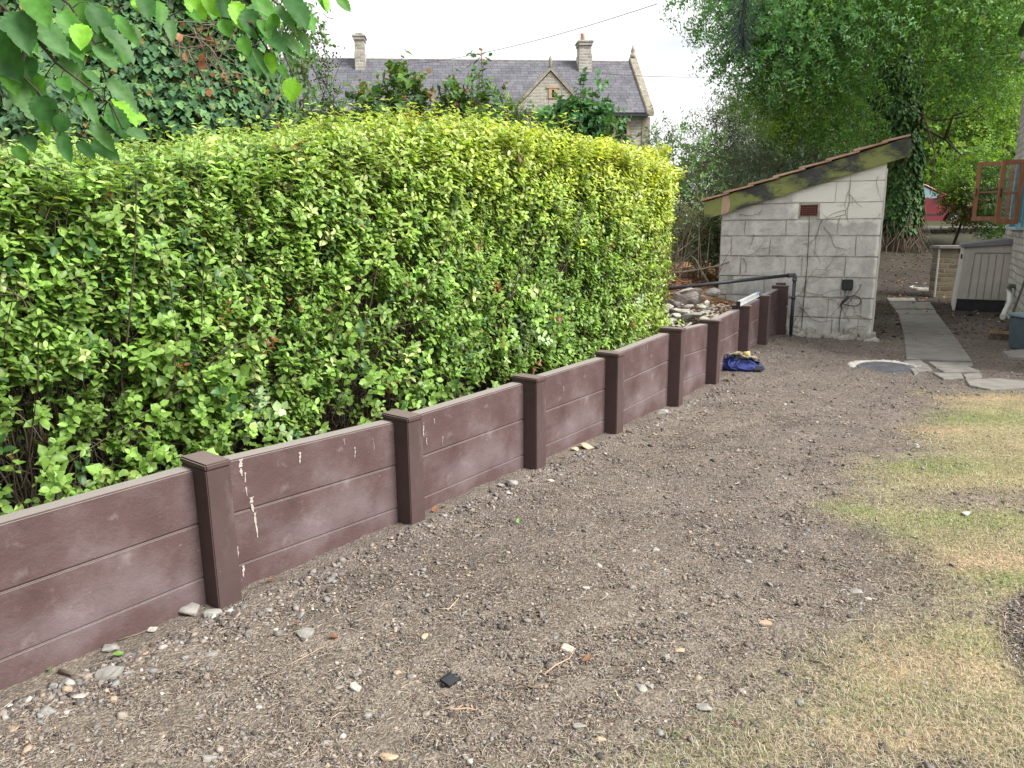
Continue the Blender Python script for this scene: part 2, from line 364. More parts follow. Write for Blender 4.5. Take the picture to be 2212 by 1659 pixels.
# ------------------------------------------------------------ ground
GREEN = [(*G(2010,1005)[:2], .35, .16), (*G(1830,1100)[:2], .16, .1), (*G(1900,1150)[:2], .14, .09), (*G(2180,1250)[:2], .2, .08), (*G(2090,1400)[:2], .12, .1), (*G(1560,1560)[:2], .13, .06), (*G(2100,900)[:2], .5, .22), (*G(1450,1590)[:2], .1, .05), (*G(2120,1120)[:2], .4, .12)]
TAN = [(*G(1990,1430)[:2], .28, .14), (*G(2150,1210)[:2], .35, .1), (*G(2000,930)[:2], .35, .12), (*G(1900,1600)[:2], .4, .14), (*G(2100,860)[:2], 1., .12)]
def lawn_tone(x, y):
    g = .35*vn(x, y, 0, 1.6, 21, 3)+.1; t = vn(x, y, 0, 1.1, 33, 2)*.45
    for a, b, c, d in GREEN: g = g+.9*np.exp(-((x-a)/c)**2-((y-b)/d)**2)
    for a, b, c, d in TAN: t = t+.8*np.exp(-((x-a)/c)**2-((y-b)/d)**2)
    return np.clip(g, 0, 1), np.clip(t, 0, 1)
def ground_col(x, y):
    m = lawn_mask(x, y)[:, None]; n1 = vn(x, y, 0, 1.3, 1, 3); n2 = vn(x, y, 0, 7, 2, 3)[:, None]
    dark = np.array([.095, .082, .076]); mid = np.array([.178, .156, .144]); tan = np.array([.235, .208, .182])
    near = sstep(3.4, 1.7, y)*.75+.3*sstep(.45, .7, n1); near = np.clip(near, 0, 1)[:, None]
    c = mid*(1-near)+tan*near; dk = (sstep(.56, .78, vn(x, y, 0, 2.1, 8, 4))*.7)[:, None]; c = c*(1-dk)+dark*dk; c = c*(.72+.56*n2)
    g, t = lawn_tone(x, y); g = g[:, None]; t = t[:, None]
    lc = np.array([.29, .255, .165])*(1-g)+np.array([.17, .21, .085])*g; lc = lc*(1-t)+np.array([.38, .29, .19])*t
    c = c*(1-.62*sstep(10.2, 12.5, y))[:, None]; far = sstep(16, 26, y)[:, None]; c = c*(1-far)+np.array([.06, .075, .035])*far  # brown bank soil darkened further: shade under the trees painted into its colour
    sb = (polydist(x, y, BED)*np.where(inpoly(x, y, BED), 1, -1)); b = sstep(-.02, .06, sb)[:, None]
    c = c*(1-m)+lc*(.7+.6*n2)*m; return c*(1-b)+dark*.8*b
xs = np.concatenate([[-300,-150,-80,-40,-22,-12,-8,-5,-3.5], np.arange(-2.6, 7.6, .032), np.arange(7.7, 14, .2), [15,17,20,25,35,60,110,200,300]])
ys = np.concatenate([[-60,-30,-15,-8,-4,-2,-1,0,.6], np.arange(1., 11., .032), np.arange(11.05, 30, .2), [31,34,40,50,70,110,200,320]])
gx, gy = np.meshgrid(xs, ys); gx = gx.ravel(); gy = gy.ravel()
fine = ((gx > -2.7) & (gx < 7.7) & (gy > .9) & (gy < 11.1)).astype(float)
gh = gz(gx, gy)+fine*((vn(gx, gy, 0, 9, 41, 3)-.5)*.022+(vn(gx, gy, 0, 34, 43, 2)-.5)*.012)
nx, ny = len(xs), len(ys); ii = (np.arange(ny-1)[:, None]*nx+np.arange(nx-1)[None]).ravel()
GF = np.stack([ii, ii+1, ii+nx+1, ii+nx], 1)
def ground_extra(t, b, c):
    a = t.nodes.new('ShaderNodeAttribute'); a.attribute_name = 'col'
    v = t.nodes.new('ShaderNodeTexVoronoi'); v.inputs['Scale'].default_value = 95; t.links.new(c.outputs['Object'], v.inputs[0])
    n = t.nodes.new('ShaderNodeTexNoise'); n.inputs['Scale'].default_value = 55; n.inputs['Detail'].default_value = 8; n.inputs['Roughness'].default_value = .8; t.links.new(c.outputs['Object'], n.inputs[0])
    r = t.nodes.new('ShaderNodeValToRGB'); e = r.color_ramp.elements; e[0].position = .28; e[0].color = (.35, .33, .31, 1); e[1].position = .72; e[1].color = (1.7, 1.65, 1.55, 1)
    t.links.new(n.outputs[0], r.inputs[0])
    bw = t.nodes.new('ShaderNodeSeparateColor'); t.links.new(v.outputs['Color'], bw.inputs[0])
    mr = t.nodes.new('ShaderNodeMapRange'); mr.inputs[1].default_value = 0; mr.inputs[2].default_value = 1; mr.inputs[3].default_value = .7; mr.inputs[4].default_value = 1.35; t.links.new(bw.outputs[0], mr.inputs[0])
    m1 = t.nodes.new('ShaderNodeVectorMath'); m1.operation = 'MULTIPLY'; t.links.new(a.outputs['Color'], m1.inputs[0]); t.links.new(r.outputs[0], m1.inputs[1])
    m2 = t.nodes.new('ShaderNodeVectorMath'); m2.operation = 'SCALE'; t.links.new(m1.outputs[0], m2.inputs[0]); t.links.new(mr.outputs[0], m2.inputs['Scale'])
    t.links.new(m2.outputs[0], b.inputs['Base Color'])
    ad = t.nodes.new('ShaderNodeMath'); ad.operation = 'SUBTRACT'; t.links.new(n.outputs[0], ad.inputs[0]); t.links.new(v.outputs['Distance'], ad.inputs[1])
    bu = t.nodes.new('ShaderNodeBump'); bu.inputs['Strength'].default_value = .9; bu.inputs['Distance'].default_value = .012; t.links.new(ad.outputs[0], bu.inputs['Height']); t.links.new(bu.outputs[0], b.inputs['Normal'])
MG = bpy.data.materials.new('dry_soil'); MG.use_nodes = True; _b = MG.node_tree.nodes['Principled BSDF']; _b.inputs['Roughness'].default_value = .95; _b.inputs['Specular IOR Level'].default_value = .15
ground_extra(MG.node_tree, _b, MG.node_tree.nodes.new('ShaderNodeTexCoord'))
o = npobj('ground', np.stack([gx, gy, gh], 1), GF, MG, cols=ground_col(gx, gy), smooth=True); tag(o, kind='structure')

# the raised soil behind the wall
def bank_z(s, wd): return .36+.14*sstep(2.5, 6., s)+.25*sstep(6.2, 8.4, s)*sstep(.5, 1.7, wd)+(vn(s, wd, 0, 2.5, 61, 3)-.5)*.07
def sw(s, wd):
    """wall coordinates (s along from the nearest post with a full view, wd behind) -> x, y"""
    s = np.asarray(s, float); wd = np.asarray(wd, float); y0 = PP[2][1]+s*.797; x0 = np.interp(y0, FY, FX)
    x0 = np.where(y0 > FY[-1], FX[-1]+(y0-FY[-1])*.6, x0); x0 = np.where(y0 < FY[0], FX[0]+(y0-FY[0])*.756, x0)
    return x0+NB[0]*wd, y0+NB[1]*wd
ss = np.concatenate([np.arange(-2.9, 8.15, .06), np.arange(8.3, 14, .25)]); ww = np.concatenate([np.arange(.125, 3, .06), np.arange(3.2, 14, .5)])
a, b = np.meshgrid(ss, ww); a = a.ravel(); b = b.ravel(); bx, by = sw(a, b)
ii = (np.arange(len(ww)-1)[:, None]*len(ss)+np.arange(len(ss)-1)[None]).ravel(); keep = ~((a[ii] > 8.0) & (b[ii] < 1.0))
ii = ii[keep]; BF = np.stack([ii, ii+len(ss), ii+len(ss)+1, ii+1], 1)
bc = np.array([.085, .066, .05])*(.6+.8*vn(a, b, 0, 8, 5, 3))[:, None]+np.array([.26, .12, .06])*(sstep(6.6, 7.6, a)*sstep(.55, 1.1, b)*sstep(3.4, 2.2, b)*sstep(.3, .55, vn(a, b, 0, 3, 9, 3)))[:, None]
o = npobj('soil_bank', np.stack([bx, by, bank_z(a, b)], 1), BF, MG, cols=bc, smooth=True); tag(o, kind='structure')

# gravel, rootlets, blades
ICO = norm(np.array([(-1,1.618,0),(1,1.618,0),(-1,-1.618,0),(1,-1.618,0),(0,-1,1.618),(0,1,1.618),(0,-1,-1.618),(0,1,-1.618),(1.618,0,-1),(1.618,0,1),(-1.618,0,-1),(-1.618,0,1)]))
ICF = np.array([(0,11,5),(0,5,1),(0,1,7),(0,7,10),(0,10,11),(1,5,9),(5,11,4),(11,10,2),(10,7,6),(7,1,8),(3,9,4),(3,4,2),(3,2,6),(3,6,8),(3,8,9),(4,9,5),(2,4,11),(6,2,10),(8,6,7),(9,8,1)])
def pebbles(x, y, z, size, cols, flat=(.45, .8), lo=.62):
    n = len(x); V = ICO[None]*rng.uniform(lo, 1.2, (n, 12, 1))*size[:, None, None]
    V[..., 0] *= rng.uniform(.8, 1.35, (n, 1)); V[..., 2] *= rng.uniform(*flat, (n, 1)); th = rng.uniform(0, 6.28, n)[:, None]; tl = rng.normal(0, .35, n)[:, None]
    X = V[..., 0]*np.cos(th)-V[..., 1]*np.sin(th); Y = V[..., 0]*np.sin(th)+V[..., 1]*np.cos(th); Z = V[..., 2]+X*np.tan(np.clip(tl, -.7, .7))
    V = np.stack([X+x[:, None], Y+y[:, None], Z+z[:, None]], -1)
    return V.reshape(-1, 3), (ICF[None]+(np.arange(n)*12)[:, None, None]).reshape(-1, 3), np.repeat(cols, 12, 0)
def scatter(n, y0, y1, k=1.3, half=.80):
    u = rng.random(n); y = (y0**(1-k)+u*(y1**(1-k)-y0**(1-k)))**(1/(1-k)); x = rng.uniform(-half, half, n)*(y+.4)
    ok = (fence_side(x, y) < -.02) & (x < 7.2); return x[ok], y[ok]
def shed_ok(x, y): return ~((y > 9.0) & (x > 2.6) & (x < 4.7) & ((y-9.11) > -(x-4.46)*.463-.06))
M_ATTR = attr_mat('pebble', .9, .2); M_STRAW = attr_mat('straw', .8, .2)
x, y = scatter(190000, 1.25, 9.5, 1.7); k = shed_ok(x, y); x, y = x[k], y[k]; m = lawn_mask(x, y); k = rng.random(len(x)) > m*.93; x, y, m = x[k], y[k], m[k]
dens = vn(x, y, 0, 2.5, 71, 3); k = rng.random(len(x)) < .45+.9*dens; x, y = x[k], y[k]
fd = -fence_side(x, y); sz = np.exp(rng.normal(math.log(.0029), .55, len(x)))*(.75+.13*y)*(1+1.5*np.exp(-fd/.12)); sz = np.clip(sz, .002, .021)
pc = np.array([(.225,.20,.185),(.29,.25,.215),(.10,.088,.082),(.42,.39,.36),(.38,.29,.22),(.25,.25,.245),(.165,.14,.13),(.6,.58,.54)])
cc = pc[rng.choice(8, len(x), p=[.28,.15,.25,.04,.06,.09,.127,.003])]*rng.uniform(.75, 1.15, (len(x), 1))
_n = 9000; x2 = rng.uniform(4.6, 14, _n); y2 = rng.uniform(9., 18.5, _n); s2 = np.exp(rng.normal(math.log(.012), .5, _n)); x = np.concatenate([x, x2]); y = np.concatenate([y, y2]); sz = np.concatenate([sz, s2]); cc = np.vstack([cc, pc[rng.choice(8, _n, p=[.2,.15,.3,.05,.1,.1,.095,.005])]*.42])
V, Fc, cl_ = pebbles(x, y, gz(x, y)+sz*.15, sz, cc, (.4, .8), .45); o = npobj('gravel', V, Fc, M_ATTR, cols=cl_); tag(o, 'loose grey and brown gravel covering the bare soil', 'gravel', kind='stuff')
# rootlets / straw
def strands(x, y, ln, wdt, cols, lift=.006, curl=1.5):
    n = len(x); K = 4; th = rng.uniform(0, 6.28, n); dth = rng.normal(0, curl, n)/K; pts = [np.stack([x, y, gz(x, y)+rng.uniform(0, lift, n)], 1)]
    el = rng.normal(0, .18, n)
    for i in range(K-1):
        th = th+dth; pts.append(pts[-1]+np.stack([np.cos(th), np.sin(th), el*(1-i*.8)], 1)*(ln/K)[:, None])
    Pt = np.stack(pts, 1); V, Fc = tubes(Pt, np.tile(np.array([.7, 1, .9, .4]), (n, 1))*wdt[:, None]); return V, Fc, np.repeat(cols, K*3, 0)
x, y = scatter(130000, 1.25, 9.0, 1.8); m = lawn_mask(x, y); k = (rng.random(len(x)) < .35+.8*vn(x, y, 0, 2.2, 77, 3)) & (m < .75) & shed_ok(x, y); x, y = x[k], y[k]
sc = np.array([(.42,.345,.27),(.30,.235,.185),(.53,.46,.38),(.19,.14,.11)])[rng.choice(4, len(x), p=[.4,.3,.15,.15])]*rng.uniform(.7, 1.15, (len(x), 1))
V, Fc, cl_ = strands(x, y, np.exp(rng.normal(math.log(.026), .5, len(x))), rng.uniform(.0006, .0013, len(x))*(.7+.2*y), sc)
o = npobj('dry_rootlets', V, Fc, M_STRAW, cols=cl_); tag(o, 'dry straw coloured rootlets and grass shreds strewn over the soil', 'dry debris', kind='stuff')
# lawn blades
def blades(x, y, ln, wdt, cols, lean=.75):
    n = len(x); th = rng.uniform(0, 6.28, n); d = np.stack([np.cos(th), np.sin(th), np.zeros(n)], 1); sd = np.stack([-np.sin(th), np.cos(th), np.zeros(n)], 1)
    b0 = np.stack([x, y, gz(x, y)-.002], 1); a = rng.uniform(.2, lean, n)[:, None]*1.5; up = np.array([0, 0, 1.])
    p1 = b0+ln[:, None]*(.5*d*a*.6+up*.45); p2 = p1+ln[:, None]*(.55*d*a+up*(.42-.33*a*.9)); w1 = (wdt/2)[:, None]
    V = np.stack([b0-sd*w1, b0+sd*w1, p1+sd*w1*.8, p1-sd*w1*.8, p2], 1).reshape(-1, 3); b = np.arange(n)[:, None]*5
    return V, b+np.array([[0, 1, 2, 3]]), b+np.array([[3, 2, 4]]), np.repeat(cols, 5, 0)
x, y = scatter(330000, 1.25, 9.2, 1.6); m = lawn_mask(x, y); k = rng.random(len(x)) < m*(.55+.6*vn(x, y, 0, 5, 51, 2)); x, y = x[k], y[k]
g, t = lawn_tone(x, y); r = rng.random(len(x)); isg = r < (.18+.7*g)*(1-.6*t)
gc = np.where(isg[:, None], np.array([.25,.32,.15])*rng.uniform(.6, 1.4, (len(x), 1)), np.array([.53,.465,.35])*rng.uniform(.6, 1.2, (len(x), 1)))
V, F4, F3, cl_ = blades(x, y, rng.uniform(.012, .034, len(x)), rng.uniform(.0012, .0022, len(x))*(.75+.16*y), gc, 1.1)
M_GRASS = leaf_mat('grass_blade', .6, .2, .2, (1.1, 1.1, .8)); o = npobj('grass', V, [F4, F3], M_GRASS, cols=cl_); tag(o, 'short parched lawn, tan with thin green patches', 'grass', kind='stuff')
# ------------------------------------------------------------ retaining wall of brown boards
M_BOARD = mat('brown_board', [(.3,(.076,.044,.042)),(.5,(.108,.068,.067)),(.68,(.160,.118,.120))], 3.2, 9, .62, .5, 70, .006, .35, extra=chain(
    mask_over(9, .60, .80, (.33,.28,.28), (1,1,1), 5, .6), mask_over(2.6, .50, .72, (.19,.152,.162), (1,1,1.6), 6, .6, (3,1,2)),
    mask_over(60, .70, .78, (.33,.3,.29), (1,1,1), 2, .5), flat_up((.34,.31,.295), .6, .95, .85)))
M_BOARD2 = mat('brown_post', [(.25,(.060,.038,.036)),(.55,(.092,.060,.058)),(.8,(.135,.098,.095))], 3, 7, .6, .25, 90, .004, .35, extra=chain(
    mask_over(7, .60, .8, (.24,.2,.19), (1,1,.4), 5, .5, (7,2,1)), mask_over(80, .70, .78, (.35,.32,.3), None, 2, .4), flat_up((.24,.19,.18), .6, .95, .7)))
M_LIME = mat('dried_splash', [(.3,(.34,.31,.28)),(.7,(.52,.49,.43))], 30, 4, .9, .2, 80)
M_BOLT = mat('zinc', [(.3,(.4,.4,.4)),(.7,(.6,.6,.6))], 20, 3, .4, 0, metal=.7)
wall = empty('retaining_wall', (PP[2][0], PP[2][1], 0)); tag(wall, 'long low retaining wall of dark brown recycled boards and capped posts in front of the hedge', 'retaining wall')
W0 = np.array([PP[2][0], PP[2][1], 0])
def rel(o, parent, base): o.parent = parent; return o
for i, p in enumerate(PP):
    nxt = PP[i+1] if i+1 < len(PP) else None
    u = norm(((nxt if nxt is not None else p)-(PP[i-1] if nxt is None else p))[:2]); ang = math.atan2(u[1], u[0])
    last = i == len(PP)-1
    zt = p[2]; lean = 0
    pw = .10 if not last else .085
    base = np.array([p[0], p[1], 0])-W0
    m = MB().box(0, pw, 0, .182, -.12, zt-.022, .004)
    po = m.build('post', M_BOARD2, wall); po.location = base; po.rotation_euler = (0, rad(-3.5) if last else 0, ang)
    m = MB().box(-.003, pw+.003, -.006, .186, zt-.022, zt+.004, .006); cp = m.build('cap', M_BOARD2, po)
    if last:
        for zz in (.46, .22):
            m = MB().tube([(.045,-.012,zz-.02),(.045,.002,zz-.02)], .016, 12).tube([(.045,-.02,zz-.02),(.045,-.011,zz-.02)], .007, 6); m.build('bolt', M_BOLT, po)
    if nxt is not None:
        ln = np.linalg.norm((nxt-p)[:2]); dz = nxt[2]-p[2]; m = MB(); top = zt-.032
        bh = [.225, .222, .222, .222]; z1 = top
        for kb, h in enumerate(bh):
            z0 = z1-h
            poly = [(.004, z0+.003), (ln+.06, z0+.003+dz), (ln+.06, z1+dz-.001), (.004, z1-.001)]
            # board with a chamfered groove along its lower front edge
            m.prism(poly, 1, .098, .180, .0035 if kb else .006)
            z1 = z0
        m.prism([(.006, top-.88), (ln+.055, top-.88+dz), (ln+.055, top-.02+dz), (.006, top-.02)], 1, .106, .172)
        if i in (2, 3, 4, 5, 6, 8):
            r2 = random.Random(i)
            spots = {2: [(.20,.0,.028,.07),(.215,.06,.012,.10),(.12,.09,.022,.13),(.235,.17,.028,.07),(.245,.24,.018,.11),(.15,.36,.020,.07),(.17,.45,.018,.05),(.48,.03,.018,.05),(.78,.07,.010,.05)], 3: [(.12,.08,.018,.09),(.2,.06,.012,.06),(.15,.02,.012,.07),(.07,.2,.012,.14),(.28,.04,.009,.03),(.22,.13,.01,.04)]}.get(i, [])
            spots = spots if i in (2, 3) else []
            for _ in range(2): spots.append((r2.uniform(.15, ln-.1), abs(r2.gauss(0, .16)), r2.uniform(.003, .007), r2.uniform(.015, .07)))
            for (sx, sd, wd_, hh) in spots:
                n_ = 16; zc = top-.004-sd+dz*sx/ln; L_ = []; R_ = []
                for q in range(n_):
                    tq = q/(n_-1); zz = zc-hh*tq; jx = .002*math.sin(q*.35+sx*40)+r2.uniform(-.0006, .0006); ww_ = wd_*.42*(1-tq*.6)*(.35+.65*abs(math.sin(q*.55+sx*9)))*r2.uniform(.7, 1.1)
                    L_.append(m.b.verts.new((sx+jx-ww_, .0965-r2.uniform(0,.0008), zz))); R_.append(m.b.verts.new((sx+jx+ww_, .0965-r2.uniform(0,.0008), zz)))
                for q in range(n_-1):
                    if r2.random() < .93: f = m.b.faces.new([L_[q], R_[q], R_[q+1], L_[q+1]]); f.material_index = 1
        pn = m.build('board_panel', [M_BOARD, M_LIME], wall); pn.location = base; pn.rotation_euler = (0, 0, math.atan2((nxt-p)[1], (nxt-p)[0]))
# the short second post close against the shed
q = P(1678, 612, 9.42); m = MB().box(0, .10, 0, .08, -.1, q[2]-.02, .004).box(-.01, .11, -.01, .09, q[2]-.02, q[2]+.005, .005)
po = m.build('post', M_BOARD2, wall); po.location = np.array([q[0], q[1], 0])-W0; po.rotation_euler = (0, 0, rad(-20))

# ------------------------------------------------------------ privet hedge
def hedge_h(s): return np.interp(s, [-2.5,-.25,.5,1.2,1.8,2.4,3.2,4.2,5.3], [1.62,1.66,1.73,1.87,1.96,2.01,2.03,1.99,1.93])
HS0, HS1 = -2.4, 5.05; W_IN, W_OUT = .50, 1.65
def to_world(s, wd, z): x, y = sw(s, wd); return np.stack([x, y, z], -1)
AX_S = np.array([U[0], U[1], 0]); AX_F = np.array([-NB[0], -NB[1], 0]); UP = np.array([0, 0, 1.])
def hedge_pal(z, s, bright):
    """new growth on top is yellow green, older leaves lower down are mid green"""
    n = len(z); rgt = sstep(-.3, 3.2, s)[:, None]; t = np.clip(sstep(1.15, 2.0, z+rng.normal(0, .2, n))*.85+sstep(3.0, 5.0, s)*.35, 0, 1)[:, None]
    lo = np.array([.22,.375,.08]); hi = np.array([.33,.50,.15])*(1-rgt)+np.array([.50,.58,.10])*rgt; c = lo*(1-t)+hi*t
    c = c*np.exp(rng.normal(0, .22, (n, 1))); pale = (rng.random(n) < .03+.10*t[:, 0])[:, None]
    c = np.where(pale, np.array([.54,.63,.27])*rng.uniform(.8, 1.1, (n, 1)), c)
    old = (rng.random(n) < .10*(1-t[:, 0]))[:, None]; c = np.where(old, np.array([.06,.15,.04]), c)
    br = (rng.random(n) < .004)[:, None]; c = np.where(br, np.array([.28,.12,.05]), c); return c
parts, stems = [], []
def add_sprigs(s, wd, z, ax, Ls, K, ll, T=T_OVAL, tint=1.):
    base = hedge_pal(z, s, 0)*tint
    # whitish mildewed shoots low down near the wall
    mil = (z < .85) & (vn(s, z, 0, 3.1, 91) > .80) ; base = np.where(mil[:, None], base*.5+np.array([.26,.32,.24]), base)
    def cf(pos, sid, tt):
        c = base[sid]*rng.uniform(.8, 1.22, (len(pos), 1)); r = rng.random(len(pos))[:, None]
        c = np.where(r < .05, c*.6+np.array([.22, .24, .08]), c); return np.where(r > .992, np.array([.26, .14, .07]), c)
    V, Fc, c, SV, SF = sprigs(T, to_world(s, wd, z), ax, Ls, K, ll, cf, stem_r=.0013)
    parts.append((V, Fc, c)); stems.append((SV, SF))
# front face
n = 12500; s = rng.uniform(HS0, HS1, n); h = hedge_h(s); z = .40+(h-.40)*rng.random(n)**.82
gap = .5*vn(s, z, 0, 3.6, 81, 2)+.5*vn(s, z, 0, 8, 82, 2); low = sstep(1.75, .95, z); keep = rng.random(n) < np.clip(1.05-low*(.98-sstep(.38, .58, gap)*1.15), .12, 1)
s, z, h, gap = s[keep], z[keep], h[keep], gap[keep]; n = len(s)
bulge = (vn(s, z, 0, 2.0, 83, 3)-.5)*.20+.16*sstep(.9, .4, z)*0-.12*sstep(.25, 0, h-z)
wd = W_IN-bulge+rng.exponential(.05, n)+.03*sstep(1.2, .5, z)-.05; wd = wd+sstep(4.75, 5.05, s)*.3
ax = AX_F*.75+UP*(.55+.5*rng.random((n, 1)))+rvec(n)*.45
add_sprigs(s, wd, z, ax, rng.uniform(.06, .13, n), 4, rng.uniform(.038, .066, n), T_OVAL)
# round-leaved clusters low down, hanging over the wall
n = 1100; s = rng.uniform(HS0, 4.9, n)**1.; z = rng.uniform(.42, 1.1, n); k = vn(s, z, 0, 3.0, 85, 2)-.10*sstep(1.2, 3.5, s) > .48; s, z = s[k], z[k]; n = len(s)
wd = .34+rng.uniform(-.05, .14, n)+.05*(z > .8); ax = AX_F*.6+UP*.4+rvec(n)*.6
add_sprigs(s, wd, z, ax, rng.uniform(.06, .12, n), 3, rng.uniform(.038, .056, n), T_ROUND, 1.08)
# second layer deeper in
n = 3600; s = rng.uniform(HS0, HS1, n); h = hedge_h(s); z = .5+(h-.6)*rng.random(n)**.62; wd = W_IN+rng.uniform(.12, .38, n)
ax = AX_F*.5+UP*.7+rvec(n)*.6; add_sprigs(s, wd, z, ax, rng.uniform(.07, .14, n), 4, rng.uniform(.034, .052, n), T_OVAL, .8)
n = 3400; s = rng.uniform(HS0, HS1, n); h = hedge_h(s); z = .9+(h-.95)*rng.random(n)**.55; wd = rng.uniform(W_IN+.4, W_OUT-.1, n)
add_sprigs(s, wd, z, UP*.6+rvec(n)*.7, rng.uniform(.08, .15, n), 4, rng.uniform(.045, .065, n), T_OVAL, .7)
# top
n = 5200; s = rng.uniform(HS0, HS1, n); wd = rng.uniform(W_IN-.1, W_OUT, n); h = hedge_h(s)-.10*sstep(.25, -.1, wd-W_IN)-rng.exponential(.04, n)+(vn(s, wd, 0, 3, 87, 3)-.5)*.14
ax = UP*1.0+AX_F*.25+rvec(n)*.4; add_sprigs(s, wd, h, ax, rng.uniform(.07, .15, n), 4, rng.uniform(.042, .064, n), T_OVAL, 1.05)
# upright shoots above the clipped line
n = 620; s = np.concatenate([rng.uniform(HS0, HS1, n//2), rng.normal(1.75, .55, n//3), rng.uniform(.9, 3.4, n-n//2-n//3)]); s = np.clip(s, HS0, HS1-.1); wd = rng.uniform(W_IN-.02, W_OUT, n); h = hedge_h(s)-.03
ax = UP+rvec(n)*.25; add_sprigs(s, wd, h, ax, rng.uniform(.10, .24, n), 5, rng.uniform(.036, .052, n), T_OVAL, 1.1)
# end face and back
n = 2300; wd = rng.uniform(W_IN+.02, W_OUT, n); z = rng.uniform(.5, 2.12, n); s = HS1+(vn(wd, z, 0, 2.5, 89, 3)-.5)*.2-rng.exponential(.05, n)-.10*sstep(.25, 0, wd-W_IN)
ax = AX_S*.8+UP*.6+rvec(n)*.5; add_sprigs(s, wd, z, ax, rng.uniform(.06, .13, n), 4, rng.uniform(.032, .050, n), T_OVAL)
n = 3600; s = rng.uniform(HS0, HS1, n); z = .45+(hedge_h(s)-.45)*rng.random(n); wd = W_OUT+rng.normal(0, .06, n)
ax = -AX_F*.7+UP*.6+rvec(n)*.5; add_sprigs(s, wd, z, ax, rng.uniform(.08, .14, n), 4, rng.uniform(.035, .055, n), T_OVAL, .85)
M_PRIVET = leaf_mat('privet_leaf', .42, .33, .45); M_TWIG = mat('twig_bark', [(.3,(.075,.06,.042)),(.7,(.18,.145,.105))], 40, 4, .85, .3, 120, .002)
hedge = empty('privet_hedge', tuple(to_world(1.2, 1.0, .4))); tag(hedge, 'long clipped privet hedge, yellow green on top and twiggy below, behind the brown retaining wall', 'hedge')
hl = np.array(hedge.location)
V, Fc, cc = merge(parts); npobj('foliage', V-hl, Fc, M_PRIVET, hedge, cols=cc)
# woody stems
def wiggly(n, p0, direc, ln, K=6, wob=.18):
    d = norm(direc); pts = [p0]
    for i in range(K-1):
        d = norm(d+rng.normal(0, wob, (n, 3))); pts.append(pts[-1]+d*(ln/(K-1))[:, None])
    return np.stack(pts, 1)
tap = np.linspace(1, .35, 6)
n = 2300; s = rng.uniform(HS0, HS1, n); wd = W_IN+.18+.95*rng.random(n)**1.3; z = bank_z(s, wd)-.03
Pt = wiggly(n, to_world(s, wd, z), UP+rvec(n)*.22+AX_F*.06, rng.uniform(.7, 1.5, n)); st1 = tubes(Pt, tap[None]*rng.uniform(.0025, .0065, (n, 1)), 4)
n = 3600; s = rng.uniform(HS0, HS1, n); z = .42+1.3*rng.random(n)**1.25; wd = W_IN+.02+.45*rng.random(n)
Pt = wiggly(n, to_world(s, wd, z), AX_F*.35+UP*.35+rvec(n)*.75, rng.uniform(.15, .42, n), 6, .28); st2 = tubes(Pt, tap[None]*rng.uniform(.0012, .0032, (n, 1)), 3)
V, Fc, _ = merge([st1, st2]+stems); npobj('stems', V-hl, Fc, M_TWIG, hedge, smooth=True)
